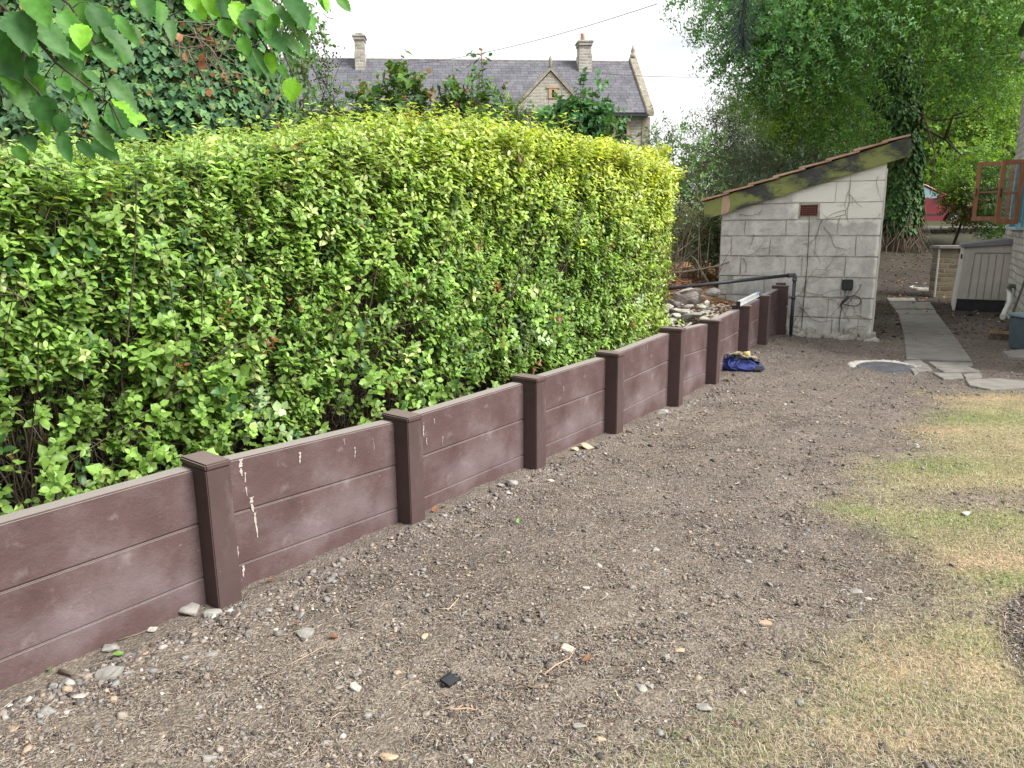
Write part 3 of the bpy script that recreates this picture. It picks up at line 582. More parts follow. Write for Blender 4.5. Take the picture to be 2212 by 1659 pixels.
# ------------------------------------------------------------ block shed
SU = np.array([.9074, -.4204]); SN = np.array([.4204, .9074]); SL = P(1548, 690, 9.9)
SO = np.array([SL[0], SL[1], 0.])
shed = empty('block_shed', tuple(SO), math.atan2(SU[1], SU[0])); tag(shed, 'small lean-to of pale concrete blocks with a mossy sloping fascia and red tiled roof', 'shed')
def clip_top(poly, f):
    """clip convex (x,z) polygon below line z=f(x)"""
    out = []
    for i in range(len(poly)):
        a, b = poly[i], poly[(i+1) % len(poly)]; da, db = f(a[0])-a[1], f(b[0])-b[1]
        if da >= 0: out.append(a)
        if (da > 0) != (db > 0): t = da/(da-db); out.append((a[0]+t*(b[0]-a[0]), a[1]+t*(b[1]-a[1])))
    return out
SWD = 1.885
def paint_white(t, c, mpn, out, bu):
    s = t.nodes.new('ShaderNodeSeparateXYZ'); t.links.new(c.outputs['Object'], s.inputs[0])
    def math_(op, a, b=None):
        n = t.nodes.new('ShaderNodeMath'); n.operation = op
        for i, v in enumerate((a, b)):
            if v is None: continue
            if isinstance(v, (int, float)): n.inputs[i].default_value = v
            else: t.links.new(v, n.inputs[i])
        return n.outputs[0]
    n = t.nodes.new('ShaderNodeTexNoise'); n.inputs['Scale'].default_value = 5; n.inputs['Detail'].default_value = 6; t.links.new(c.outputs['Object'], n.inputs[0])
    nz = math_('MULTIPLY', math_('SUBTRACT', n.outputs[0], .5), .30)
    # limewash above about 1.5 m on the right part, and down the right edge
    a = math_('MULTIPLY', math_('SUBTRACT', math_('ADD', s.outputs[2], nz), 1.44), 14.)
    b = math_('MULTIPLY', math_('SUBTRACT', math_('ADD', s.outputs[0], nz), .80), 9.)
    e = math_('MULTIPLY', math_('SUBTRACT', math_('ADD', s.outputs[0], math_('MULTIPLY', nz, .4)), 1.835), 30.)
    cl2 = lambda x_: (lambda q: q)(t.nodes.new('ShaderNodeClamp'))
    def clp(v): q = t.nodes.new('ShaderNodeClamp'); t.links.new(v, q.inputs[0]); return q.outputs[0]
    m = clp(math_('ADD', math_('MULTIPLY', clp(a), clp(b)), clp(e)))
    # thin streaky wash lower down
    n3 = t.nodes.new('ShaderNodeTexNoise'); n3.inputs['Scale'].default_value = 3; n3.inputs['Detail'].default_value = 8; n3.inputs['Roughness'].default_value = .75; t.links.new(c.outputs['Object'], n3.inputs[0])
    mr = t.nodes.new('ShaderNodeMapRange'); mr.inputs[1].default_value = .45; mr.inputs[2].default_value = .66; mr.inputs[4].default_value = .7; t.links.new(n3.outputs[0], mr.inputs[0])
    m = clp(math_('ADD', m, mr.outputs[0]))
    mx = t.nodes.new('ShaderNodeMixRGB'); mx.inputs[2].default_value = (.80, .78, .72, 1); t.links.new(m, mx.inputs[0]); t.links.new(out, mx.inputs[1]); return mx.outputs[0]
M_BLOCK = mat('concrete_block', [(.25,(.36,.35,.33)),(.5,(.49,.475,.45)),(.75,(.60,.585,.55))], 5, 8, .92, .75, 70, .008, .15, extra=chain(mask_over(45, .62, .72, (.16,.15,.14), None, 3, .6), paint_white,
    mask_over(3.5, .64, .74, (.30,.255,.205), (1,1,.35), 6, .5, (2,0,4))))
M_RENDER = mat('crumbly_mortar', [(.25,(.24,.22,.19)),(.5,(.46,.44,.39)),(.75,(.58,.56,.50))], 9, 8, .95, .9, 50, .012, .1, extra=mask_over(4, .6, .72, (.15,.12,.09), None, 5, .7))
fas = lambda x: 1.514+(x+.218)*.3007
wallf = lambda x: fas(x)+.02
m = MB(); m.prism([(0, -.3), (SWD, -.3), (SWD, wallf(SWD)+.1), (0, wallf(0)+.1)], 1, .0125, .25, m=1)
m.prism([(0, -.3), (SWD, -.3), (SWD, wallf(SWD)+.1), (0, wallf(0)+.1)], 1, 1.9, 2.1, m=1)
m.box(0, .2, .25, 1.9, -.3, wallf(0)+.08, m=1).box(SWD-.2, SWD, .25, 1.9, -.3, wallf(SWD-.2)+.08, m=1)
rr = random.Random(4)
COURSES = [(-.22,.035),(.04,.285),(.29,.54),(.545,.79),(.795,1.045),(1.05,1.30),(1.305,1.50),(1.505,1.70),(1.705,1.95),(1.955,2.2)]
JOINTS = [[.35,.9,1.4],[.4,.92,1.42,1.72],[.10,.62,.88,1.36,1.74],[.12,.18,.58,.95,1.08,1.5],[.27,.82,1.02,1.52],[.14,.62,1.16,1.62],[.3,.8,1.4],[.94,1.16,1.5],[.5,1.35],[.6,1.5]]
for (z0, z1), js in zip(COURSES, JOINTS):
    e = [0]+js+[SWD]
    for a_, b_ in zip(e, e[1:]):
        if b_-a_ < .03: continue
        if z0 > 1.5 and z0 < 1.7 and a_ == .94: continue
        g = .005 if z0 < 1.4 else .003
        poly = [(a_+g, z0+g), (b_-g, z0+g+rr.uniform(-.002, .002)), (b_-g, z1-g), (a_+g, z1-g)]; poly = clip_top(poly, wallf)
        if len(poly) < 3: continue
        ok = max(p_[0] for p_ in poly)-min(p_[0] for p_ in poly) > .05 and max(p_[1] for p_ in poly)-min(p_[1] for p_ in poly) > .03
        if ok: m.prism(poly, 1, rr.uniform(0, .005), .0127, .004 if z0 < 1.4 else .002)
bmesh.ops.subdivide_edges(m.b, edges=[e for e in m.b.edges if e.calc_length() > .08], cuts=3, use_grid_fill=True); m.jitter(.0055, 11, 4)
sw_ = m.build('wall', [M_BLOCK, M_RENDER], shed)
# broken mortar footing under the front
m = MB(); rr = random.Random(2)
for q in range(60):
    x0 = rr.uniform(.72, 1.90); wx = rr.uniform(.03, .13); yy = rr.uniform(-.24, .0); zz = -.02+gz1(*(SO[:2]+SU*x0+SN*yy))
    if 1.28 < x0 < 1.52 and yy < -.08: continue
    m.box(x0-wx/2, x0+wx/2, yy-rr.uniform(.03, .08), yy+.12, zz-.08, zz+rr.uniform(.02, .15)*max(.15, 1+yy*3.6)+.015, .008)
bmesh.ops.subdivide_edges(m.b, edges=m.b.edges[:], cuts=1, use_grid_fill=True); m.jitter(.03, 13, 3); m.build('footing', M_RENDER, shed)
# fascia board: dark paint, green algae, one bare patch
def algae(t, c, mpn, out, bu):
    f = chain(mask_over(1.3, .455, .535, (.235,.265,.085), (1.3,1,2.2), 7, .95, (2.1,.0,4.1)), mask_over(14, .55, .8, (.08,.09,.035), (1,1,1), 5, .55), mask_over(70, .72, .76, (.45,.42,.36), None, 2, .8))
    return f(t, c, mpn, out, bu)
M_FASCIA = mat('algae_fascia', [(.3,(.04,.045,.042)),(.6,(.07,.075,.066)),(.8,(.12,.11,.09))], 8, 7, .75, .4, 60, .004, .25, extra=algae)
M_BAREW = mat('bare_timber', [(.3,(.36,.24,.17)),(.7,(.50,.36,.26))], 20, 5, .8, .3, 80, stretch=(1,1,.2))
x0, x1 = -.222, 2.085; FH = .225
m = MB().prism([(x0, fas(x0)), (x1, fas(x1)), (x1, fas(x1)+FH-.01), (x0, fas(x0)+FH)], 1, -.05, -.018, .003)
m.prism([(x0+.22, fas(x0+.22)-.002), (x0+.31, fas(x0+.31)-.002), (x0+.335, fas(x0+.33)+.1), (x0+.30, fas(x0+.30)+FH-.005), (x0+.225, fas(x0+.225)+FH-.003)], 1, -.0535, -.04, m=1)
m.build('fascia', [M_FASCIA, M_BAREW], shed)
m = MB().prism([(x1-.002, fas(x1)+.02), (x1+.025, fas(x1)+.03), (x1+.025, fas(x1)+FH-.03), (x1-.002, fas(x1)+FH-.02)], 1, -.06, 2.2, .002); m.build('side_fascia', M_FASCIA, shed)
# roof deck and tiles: overlapping courses stepping up the slope
M_TILE = mat('clay_tile', [(.3,(.34,.19,.135)),(.55,(.47,.31,.23)),(.8,(.54,.43,.34))], 6, 7, .85, .5, 60, .006, .15, extra=mask_over(7, .56, .75, (.36,.33,.27), None, 6, .7))
m = MB(); sl_ = .3007; ZR = lambda x: fas(x)+FH-.004
m.prism([(x0+.02, ZR(x0+.02)-.08), (x1-.01, ZR(x1-.01)-.08), (x1-.01, ZR(x1-.01)), (x0+.02, ZR(x0+.02))], 1, -.0179, 2.15)
m.build('roof_deck', M_BAREW, shed)
m = MB(); NT = 8; Lc = (x1-x0+.07)/NT; rr = random.Random(5)
for i in range(NT):
    a_ = x0-.055+i*Lc; b_ = a_+Lc+(.07 if i < NT-1 else .0)
    for j in range(9):
        ya = -.085+j*.255+rr.uniform(-.006, .006); yb = ya+.25; dz = rr.uniform(-.003, .004)
        za, zb = ZR(a_)+.026+dz, ZR(b_)+.004+dz
        m.prism([(a_, za), (b_, zb), (b_, zb+.022), (a_, za+.030)], 1, ya, yb, .004)
        if j > 0: m.tube([(a_, yb-.01, za+.020), (b_, yb-.01, zb+.012)], .018, 8)
m.jitter(.004, 12, 1); m.build('roof_tiles', M_TILE, shed)
# dead creeper stems over fascia and wall
M_DEAD = mat('dead_stem', [(.3,(.13,.10,.075)),(.7,(.26,.21,.16))], 30, 4, .9, 0)
rr = random.Random(8); m = MB()
def creep(x, z, ang, ln, r, depth=0, y=-.012):
    pts = [(x, y, z)]; k = max(3, int(ln/.05)); a_ = ang
    for i in range(k):
        a_ += rr.gauss(0, .28); x += math.cos(a_)*ln/k; z += math.sin(a_)*ln/k; pts.append((x, y+rr.uniform(-.004, .004), z))
        if depth < 2 and rr.random() < .24: creep(x, z, a_+rr.choice((-1, 1))*rr.uniform(.5, 1.1), ln*.45, r*.65, depth+1, y)
    pts = [p_ for p_ in pts if .02 < p_[0] < SWD-.02 and p_[2] < fas(p_[0])-.004]
    if len(pts) > 2: m.tube(pts, [r*.45*(1-.6*i/len(pts)) for i in range(len(pts))], 5)
for a_ in [(1.05,.66,-1.2,.55,.007),(1.0,.55,.9,.5,.006),(1.02,.42,-.7,.5,.008),(1.35,.25,1.0,.5,.006),(1.72,.72,-1.6,.42,.010),(1.55,.30,.6,.45,.007),(1.60,.05,1.2,.5,.008),(1.5,1.95,-1.5,.5,.010),(1.8,2.0,-1.8,.55,.006),
           (1.22,1.5,-1.7,.4,.012),(1.24,1.42,-1.5,.3,.010),(.42,1.33,-1.4,.2,.009),(.3,1.02,-1.5,.2,.012),(.35,1.06,.05,.3,.006),(.5,1.05,.1,.25,.006),(1.3,.9,.6,.3,.005),(1.0,.1,1.9,.4,.006),(.22,1.58,-.2,.25,.009)]: creep(*a_)
rr = random.Random(18)
for q in range(26):
    x = rr.choice([rr.uniform(.9, 1.5), rr.uniform(1.9, 2.08), rr.uniform(.35, 1.2)]); z = fas(x)+rr.uniform(.03, .2); a_ = rr.uniform(-.6, 1.2); pts = []
    for i in range(5): pts.append((x, -.053-rr.uniform(0, .004), z)); x += math.cos(a_)*.022; z += math.sin(a_)*.02; a_ += rr.gauss(0, .6)
    m.tube(pts, .0022, 4)
m.build('dead_creeper', M_DEAD, shed)
# terracotta air brick
M_AIR = mat('air_brick', [(.3,(.14,.05,.04)),(.7,(.22,.085,.065))], 14, 5, .85, .3, 60)
M_DARK = mat('dark_void', [(.3,(.012,.011,.010)),(.7,(.02,.018,.017))], 5, 2, .9, 0)
vx, vz = hit(1728, 466, SO, SU); vx2, vz2 = hit(1767, 443, SO, SU)
m = MB(); m.box(vx, vx2, .012, .034, vz, vz2); nx_, nz_ = 8, 5
for i in range(nx_+1): xx = vx+(vx2-vx-.006)*i/nx_; m.box(xx, xx+.009, -.002, .0119, vz, vz2, m=1)
for j in range(nz_+1): zz = vz+(vz2-vz-.006)*j/nz_; m.box(vx+.0005, vx2-.0005, .001, .0115, zz, zz+.009, m=1)
m.build('air_brick', [M_DARK, M_AIR], shed)
m = MB(); m.box(vx-.018, vx, -.012, .03, vz-.02, vz2+.02, .006).box(vx2, vx2+.025, -.014, .03, vz-.04, vz2+.03, .008).box(vx, vx2, -.01, .03, vz2, vz2+.022, .006); m.jitter(.008, 20, 2); m.build('mortar_surround', M_RENDER, shed)
m = MB(); cx_ = lambda px, py: hit(px, py, SO, SU)
pts = [(1748,461),(1748,490),(1746,530),(1744,570),(1739,620),(1735,665),(1731,717),(1728,732)]
m.tube([(cx_(*q)[0], -.012, cx_(*q)[1]) for q in pts], .0045, 6)
M_CABLE = mat('grey_cable', [(.3,(.06,.055,.05)),(.7,(.11,.10,.09))], 10, 2, .6, 0)
wc = m.build('vent_cable', M_CABLE, shed)
# white corner bead peeling on the right corner
m = MB(); pts = [(SWD+.004, -.004, -.02)]; rr = random.Random(3)
for k in range(1, 24): pts.append((SWD+.004+rr.uniform(-.003, .004), -.004, -.02+k*.0915))
m.tube(pts, [.007+rr.uniform(0, .005) for _ in pts], 6); M_WHITE = mat('limewash', [(.3,(.55,.54,.5)),(.7,(.68,.67,.63))], 12, 5, .9, .4, 60); m.build('corner_bead', M_WHITE, shed)

# outdoor socket with coiled flex
M_BLK = mat('black_plastic', [(.3,(.016,.018,.024)),(.7,(.028,.03,.036))], 8, 3, .42, .08, 60, spec=.5)
M_GREYP = mat('grey_plastic', [(.3,(.22,.25,.27)),(.7,(.30,.33,.35))], 8, 3, .5, 0, spec=.5)
ax0, az1 = hit(1820, 603, SO, SU); ax1, az0 = hit(1842, 627, SO, SU)
sock = empty('outdoor_socket', tuple(SO+np.array([*(SU*ax0), az0])), math.atan2(SU[1], SU[0])); tag(sock, 'black weatherproof socket box with grey plug and looped black flex on the shed wall', 'socket')
W_ = ax1-ax0; Hh = az1-az0
MB().box(0, W_, -.055, .005, 0, Hh, .010).box(.008, W_-.008, -.064, -.05, .012, Hh-.008, .006).build('box', M_BLK, sock)
MB().tube([(W_*.55, -.03, .01), (W_*.5, -.03, -.045)], .014, 10).tube([(W_*.5, -.03, -.04), (W_*.46, -.03, -.075)], .017, 10).build('plug', M_GREYP, sock)
def sp(px, py, d=-.022): a_, b_ = hit(px, py, SO, SU); return (a_-ax0, d, b_-az0)
lp = [(1829,634),(1830,642),(1826,648),(1817,656),(1815,662),(1820,665)]
MB().tube([sp(*q) for q in lp]+[], .0055, 8).tube([sp(*q, d=-.03) for q in [(1829,636),(1833,643),(1828,650),(1818,656),(1819,651),(1832,641),(1845,638),(1856,642),(1860,650),(1856,658),(1845,661),(1832,659),(1822,656)]], .0055, 8).tube([sp(*q) for q in [(1820,650),(1818,664),(1815,680),(1813,700),(1812,722),(1808,745),(1803,757)]], .0045, 8).build('flex', M_BLK, sock)

# black waste pipe over the wall and down
M_PIPE = mat('black_pipe', [(.3,(.022,.025,.033)),(.7,(.045,.05,.06))], 6, 4, .38, .05, 40, spec=.5)
M_DUSTY = mat('scuffed_pipe', [(.3,(.05,.053,.058)),(.7,(.14,.14,.145))], 22, 5, .5, .1, 60, spec=.4)
pA = P(1428, 625, 8.6); pE = P(1715, 594, 9.12); pB = P(1719, 738, 9.12); pB[:2] = (pE+np.array([.012, 0, 0]))[:2]; pB[2] = gz1(*pB[:2])-.04
pipe = empty('waste_pipe', (pB[0], pB[1], pB[2]+.04)); tag(pipe, 'black plastic waste pipe running above the rubble, turning down beside the last wall post', 'pipe'); po_ = np.array(pipe.location)
rp = .021
MB().tube([pA-po_, pE-po_+np.array([-.03, 0, 0])], rp, 14).build('horizontal_run', M_PIPE, pipe)
MB().tube([pE-po_+np.array([.012, 0, -.03]), pB-po_], rp, 14).build('downpipe', M_PIPE, pipe)
e0 = pE-po_; d1 = norm(pA-pE)
MB().tube([e0+d1*.085, e0+d1*.045], .029, 14).tube([e0+d1*.05, e0+d1*.02, e0+np.array([0,0,.002]), e0+np.array([.010,0,-.015]), e0+np.array([.012,0,-.04])], .025, 14).tube([e0+np.array([.012,0,-.04]), e0+np.array([.012,0,-.075])], .029, 14).build('elbow', M_DUSTY, pipe)
MB().tube([np.array([.0,0,.46]), np.array([.0,0,.49])], .027, 12).box(-.09, 0, -.006, .006, .468, .482, .002).build('bracket', M_PIPE, pipe)

# timber stub by the shed corner
M_STUB = mat('sawn_timber', [(.3,(.20,.13,.07)),(.7,(.36,.25,.14))], 14, 6, .85, .3, 70, stretch=(1,1,.25))
q = P(1538, 671, 9.25)
m = MB().box(0, .125, 0, .07, -.1, .175, .005); o = m.build('timber_stub', M_STUB); o.location = q; o.rotation_euler = (0, rad(3), rad(-22)); tag(o, 'short upright offcut of pale sawn timber between the rubble and the shed', 'timber')

# spirit level on the wall
M_ALU = mat('aluminium', [(.3,(.55,.56,.57)),(.7,(.70,.71,.72))], 12, 4, .45, .05, 60, metal=.2)
M_BLUE = mat('blue_vial', [(.3,(.03,.28,.55)),(.7,(.05,.38,.65))], 5, 2, .4, 0)
qa = hit(1592, 655, PP[8][:2]+NB*.09, U); A_ = P(1596, 652, 7.40+.0); B_ = P(1664, 627, 8.30)
i8 = PP[8]+np.array([*(NB*.095), .0]); i9 = PP[9]+np.array([*(NB*.095), 0]); u8 = norm((i9-i8)); L0 = i8+u8*(-.12)+np.array([0,0,.006]);
lv = empty('spirit_level', tuple(L0), math.atan2(u8[1], u8[0])); lv.rotation_euler[1] = -math.asin(u8[2]); tag(lv, 'silver spirit level with blue mark lying along the top of the brown wall', 'spirit level')
MB().box(.02, .98, -.0175, .0175, 0, .012, .001).box(.02, .98, -.013, .013, .012, .040).box(.02, .98, -.0175, .0175, .040, .052, .001).build('body', M_ALU, lv)
MB().box(0, .02, -.019, .019, -.001, .053, .004).build('end_cap', M_BLK, lv); MB().box(.98, 1., -.019, .019, -.001, .053, .004).build('end_cap', M_BLK, lv)
MB().box(.86, .93, -.0185, .0185, .030, .0535, .002).build('vial', M_BLUE, lv)

# ------------------------------------------------------------ rocks
def rock(pos, size, name, label, material, seed, flat=.6, yaw=0, tilt=0, group=None, cat='stone', sub=2):
    r_ = np.random.default_rng(seed); b = bmesh.new()
    pts = norm(r_.normal(size=(16, 3)))*r_.uniform(.72, 1., (16, 1)); pts = np.sign(pts)*np.abs(pts)**.8
    for p_ in pts*np.array(size)/2: b.verts.new(p_)
    bmesh.ops.convex_hull(b, input=b.verts); bmesh.ops.delete(b, geom=[v for v in b.verts if not v.link_faces], context='VERTS')
    bmesh.ops.bevel(b, geom=b.edges[:], offset=min(size)*.06, segments=1, affect='EDGES')
    bmesh.ops.triangulate(b, faces=b.faces[:])
    bmesh.ops.subdivide_edges(b, edges=b.edges[:], cuts=1, use_grid_fill=True)
    s_ = max(size)
    for v in b.verts: c = v.co/s_; v.co += v.normal*s_*.05*(vn(c.x, c.y, c.z, 5, seed)-.5)
    me = bpy.data.meshes.new(name); b.to_mesh(me); b.free(); me.materials.append(material)
    o = bpy.data.objects.new(name, me); C.objects.link(o); o.location = pos; o.rotation_euler = (tilt, r_.uniform(-.15, .15), yaw)
    tag(o, label, cat, group); return o
M_ROCKG = mat('grey_limestone', [(.25,(.19,.185,.17)),(.5,(.29,.28,.26)),(.8,(.40,.385,.35))], 18, 8, .95, .6, 90, .004, .1)
M_ROCKP = mat('pale_limestone', [(.25,(.33,.31,.27)),(.5,(.45,.43,.38)),(.8,(.56,.54,.48))], 16, 8, .95, .6, 90, .004, .1, extra=mask_over(6, .55, .7, (.2,.18,.15), None, 4, .5))
M_ROCKT = mat('buff_sandstone', [(.25,(.36,.26,.17)),(.5,(.48,.36,.25)),(.8,(.58,.47,.36))], 20, 7, .95, .5, 90, .004, .1)
M_ROCKD = mat('dark_rubble', [(.25,(.13,.11,.10)),(.5,(.22,.195,.18)),(.8,(.34,.31,.28))], 12, 8, .95, .8, 60, .008, .1)
RUB = [ # px,py of centre, Y, size (x,y,z), material, label
 ((1482,643),8.0,(.33,.22,.19),M_ROCKD,'largest brown broken block standing at the top of the rubble heap',.5,.5),
 ((1492,634),8.02,(.30,.20,.05),M_ROCKP,'pale mortar slab leaning on top of the largest broken block',.5,-.62),
 ((1525,660),7.9,(.16,.05,.14),M_ROCKP,'pale triangular shard standing upright at the right of the rubble heap',.9,.3),
 ((1491,682),7.2,(.29,.20,.05),M_ROCKG,'flat grey slab lying in front of the rubble heap against the wall',.3,-.25),
 ((1418,690),6.9,(.16,.10,.07),M_ROCKP,'long whitish lump at the left foot of the rubble heap',.2,0),
 ((1447,694),6.95,(.11,.09,.06),M_ROCKP,'small whitish lump right of the long one at the rubble foot',1.2,0),
 ((1432,668),7.5,(.15,.12,.10),M_ROCKG,'grey block at the left of the rubble heap under the pipe end',.7,.1),
 ((1452,655),7.9,(.18,.14,.10),M_ROCKD,'dark stone wedged left of the largest broken block',.2,.3),
 ((1462,683),7.25,(.12,.10,.06),M_ROCKP,'cream chunk between the flat grey slab and the whitish lumps',.9,.1),
 ((1508,645),8.3,(.17,.13,.12),M_ROCKD,'brown stone behind the upright shard near the shed corner',.1,.2),
 ((1538,632),8.8,(.18,.14,.10),M_ROCKG,'grey stone against the shed corner behind the timber stub',.1,.2)]
def sink(px, py, Y, sz):
    p_ = P(px, py, Y); return p_
for k, ((px, py), Y, sz, mt, lb, yw, tl) in enumerate(RUB): rock(P(px, py, Y), tuple(q_*1.22 for q_ in sz), 'rubble_stone', lb, mt, 100+k, yaw=yw, tilt=tl, group='stones of the rubble heap', cat='rubble')
_rr = random.Random(44)
for k in range(13):
    px, py = _rr.uniform(1405, 1520), _rr.uniform(662, 702); Y = float(np.interp(py, [660, 705], [7.7, 6.95])); q_ = _rr.uniform(.09, .15)
    rock(P(px, py, Y), (q_*1.3, q_, q_*.5), 'rubble_stone', 'pale broken chunk among the loose chips low in the rubble heap', (M_ROCKP, M_ROCKG, M_ROCKP)[k % 3], 160+k, yaw=_rr.uniform(0, 3), tilt=_rr.uniform(-.4, .4), group='pale chunks low in the rubble heap', cat='rubble')
for k in range(4): # thin slates stacked in the heap
    p_ = P(1474+k*1.5, 672-k*3.2, 7.75); rock(p_, (.20-.02*k,.14,.018), 'slate_piece', ['lowest','second from bottom','third from bottom','topmost'][k]+' of the thin slates stacked under the largest broken block', M_ROCKG if k%2 else M_ROCKP, 140+k, yaw=.2*k, group='thin slates in the rubble heap', cat='slate')
# fine rubble
n = 520; s = rng.normal(5.5, .7, n); wd = np.abs(rng.normal(.38, .3, n))+.13; x, y = sw(s, wd); k = (s > 4.4) & (s < 7.6); x, y, s, wd = x[k], y[k], s[k], wd[k]
heap = .17*np.exp(-((s-6.2)/.7)**2-((wd-.55)/.4)**2)
sz = np.exp(rng.normal(math.log(.019), .5, len(x))); cc = np.array([(.50,.47,.41),(.33,.31,.28),(.22,.19,.17),(.42,.36,.28)])[rng.choice(4, len(x), p=[.4,.3,.15,.15])]*rng.uniform(.8, 1.1, (len(x), 1))
V, Fc, cl_ = pebbles(x, y, bank_z(s, wd)+heap*rng.random(len(x))+sz*.2, sz*1.3, cc, (.2, .45), .4); o = npobj('rubble', V, Fc, M_ATTR, cols=cl_); tag(o, 'loose broken mortar and stone chips heaped behind the far end of the wall', 'rubble', kind='stuff')

# stones lying on the ground: (px,py,width px,material,flat,label)
ST = [
 (660,1373,46,M_ROCKG,'long grey stone with a white face on the soil below the second wall bay'),
 (462,1328,44,M_ROCKG,'grey stone touching the foot of the nearest full wall post'),
 (412,1323,52,M_ROCKG,'broad grey stone just left of the nearest full wall post'),
 (330,1362,26,M_ROCKP,'small upright pale stone half buried beside the nearest board panel'),
 (240,1404,40,M_ROCKG,'rounded grey stone by the nearest panel, left of the pale upright one'),
 (238,1460,52,M_ROCKG,'flat grey stone lying lower left among dry shreds'),
 (105,1540,34,M_ROCKG,'grey stone nearest the lower left corner'),
 (172,1508,26,M_ROCKP,'thin pale chip right of the lower left grey stone'),
 (768,1488,34,M_ROCKP,'round cream stone left of the black plastic clip'),
 (733,1487,24,M_ROCKG,'small grey chip beside the round cream stone'),
 (842,1640,42,M_ROCKT,'upright buff stone at the bottom edge of the view'),
 (704,1608,24,M_ROCKG,'grey chip near the bottom edge, left of the buff stone'),
 (450,1640,34,M_ROCKG,'dark grey stone at the bottom edge, left part'),
 (458,1417,30,M_ROCKG,'low grey stone in front of the nearest full wall post'),
 (595,1362,16,M_ROCKP,'tiny white pebble left of the long grey stone'),
 (578,1320,22,M_ROCKG,'small grey stone below the first orange leaf'),
 (1033,1158,18,M_ROCKG,'small grey chip in the open soil right of the second full post'),
 (1107,1046,36,M_ROCKG,'blue grey angular stone left of the third full post foot'),
 (1083,1050,20,M_ROCKG,'smaller grey chip touching the blue grey angular stone'),
 (1267,967,34,M_ROCKT,'orange buff stone at the foot of the wall before the fourth full post'),
 (1242,972,20,M_ROCKT,'small buff stone left of the orange buff stone'),
 (1430,893,34,M_ROCKG,'grey stone at the wall foot left of the fifth full post'),
 (1225,1404,32,M_ROCKP,'tan and black stone in the middle of the soil'),
 (1387,1491,34,M_ROCKG,'large grey flake, left of a close pair'),
 (1405,1486,24,M_ROCKG,'smaller grey flake, right of a close pair'),
 (1440,1420,26,M_ROCKG,'grey flake left of the pinkish stone'),
 (1468,1408,24,M_ROCKT,'pinkish buff stone in the lower middle soil'),
 (1252,1572,34,M_ROCKG,'bluish grey flake near the bottom, right of centre'),
 (1296,1600,28,M_ROCKT,'buff stone below and right of the bluish grey flake'),
 (1358,1588,0,M_ROCKG,''),
 (1655,1348,30,M_ROCKT,'brownish stone alone on the darker soil at right'),
 (1850,1280,34,M_ROCKG,'flat grey flake near the lawn edge'),
 (1875,1295,16,M_ROCKP,'small pale chip next to the flat grey flake near the lawn'),
 (2085,1112,24,M_ROCKP,'white chip lying in the lawn'),
 (1415,1190,24,M_ROCKG,'small grey stone alone in the middle distance of the soil'),
 (1265,1272,20,M_ROCKP,'pale chip in the central soil below the small grey stone'),
 (1190,1040,20,M_ROCKP,'white chip just right of the third full post'),
 (920,1378,26,M_ROCKT,'buff stone above the round cream stone to its right'),
 (1325,1385,14,M_ROCKG,'little grey chip above the close pair of flakes'),
 (1520,1532,40,M_ROCKG,'grey stone where the green tufts begin at the bottom'),
 (560,1530,18,M_ROCKP,'pale chip in the lower left soil')]
for k, (px, py, wpx, mt, lb) in enumerate(ST):
    if not wpx: continue
    p_ = G(px, py); Yd = math.hypot(p_[0], p_[1])
    dd = np.linalg.norm(p_-CAM); wd_ = wpx/F*dd*.98; r_ = random.Random(k)
    rock((p_[0], p_[1], p_[2]+wd_*.10), (wd_*1.05, wd_*r_.uniform(.6, .85), wd_*r_.uniform(.32, .5)), 'stone', lb, mt, 200+k, yaw=r_.uniform(-.5, .5), tilt=r_.uniform(-.1, .2), group='loose stones on the soil')
# ------------------------------------------------------------ twigs, leaves and bits on the soil
def ground_path(pts, lift=.004): return [G(*q)+np.array([0, 0, lift]) for q in pts]
TW = [([(868,1331),(0,0)],0,''),
 ([(955,1534),(985,1536),(1010,1533),(1030,1537)],.0035,'pale broken stick lying flat near the bottom, left of centre'),
 ([(948,1318),(970,1317),(988,1298),(995,1290)],.003,'pale forked straw stem left of centre'),
 ([(1748,1430),(1775,1432),(1800,1450),(1832,1472)],.0035,'dark curved twig where soil meets lawn at lower right'),
 ([(1590,1278),(1598,1300),(1615,1312),(1625,1318)],.0022,'thin crooked twig on the darker soil right of centre'),
 ([(345,1330),(370,1318),(385,1302)],.004,'reddish twig leaning on the nearest board panel'),
 ([(255,1385),(300,1372),(330,1358)],.0025,'thin brown twig beside the nearest board panel'),
 ([(545,1272),(528,1298),(535,1318)],.003,'red brown twig at the foot of the nearest full post'),
 ([(130,1452),(160,1462),(190,1465)],.006,'flat bark shred lying lower left'),
 ([(1175,1460),(1200,1440),(1230,1425),(1242,1405)],.0028,'crooked pale rootlet in the lower middle soil'),
 ([(1120,1480),(1150,1488),(1180,1480)],.003,'brown stick with side shoots right of the black clip'),
 ([(620,1440),(660,1420),(700,1398)],.002,'long thin straw lying below the long grey stone')]
for k, (pts, r, lb) in enumerate(TW):
    if not r: continue
    q = ground_path(pts, r+.002); m = MB(); m.tube(q, [r, r*.9, r*.8, r*.5][:len(q)], 7)
    if k % 3 == 1 and len(q) > 2: m.tube([q[1], q[1]+np.array([.02, .015, .006])], r*.6, 5)
    m.jitter(r*.5, 60, k)
    o = m.build('twig', M_BAREW if 'pale' in lb or 'straw' in lb else M_DEAD, recentre=True); tag(o, lb, 'twig', 'twigs on the soil')
M_LEAFD = leaf_mat('fallen_leaf', .7, .25, .2, (1, .8, .5))
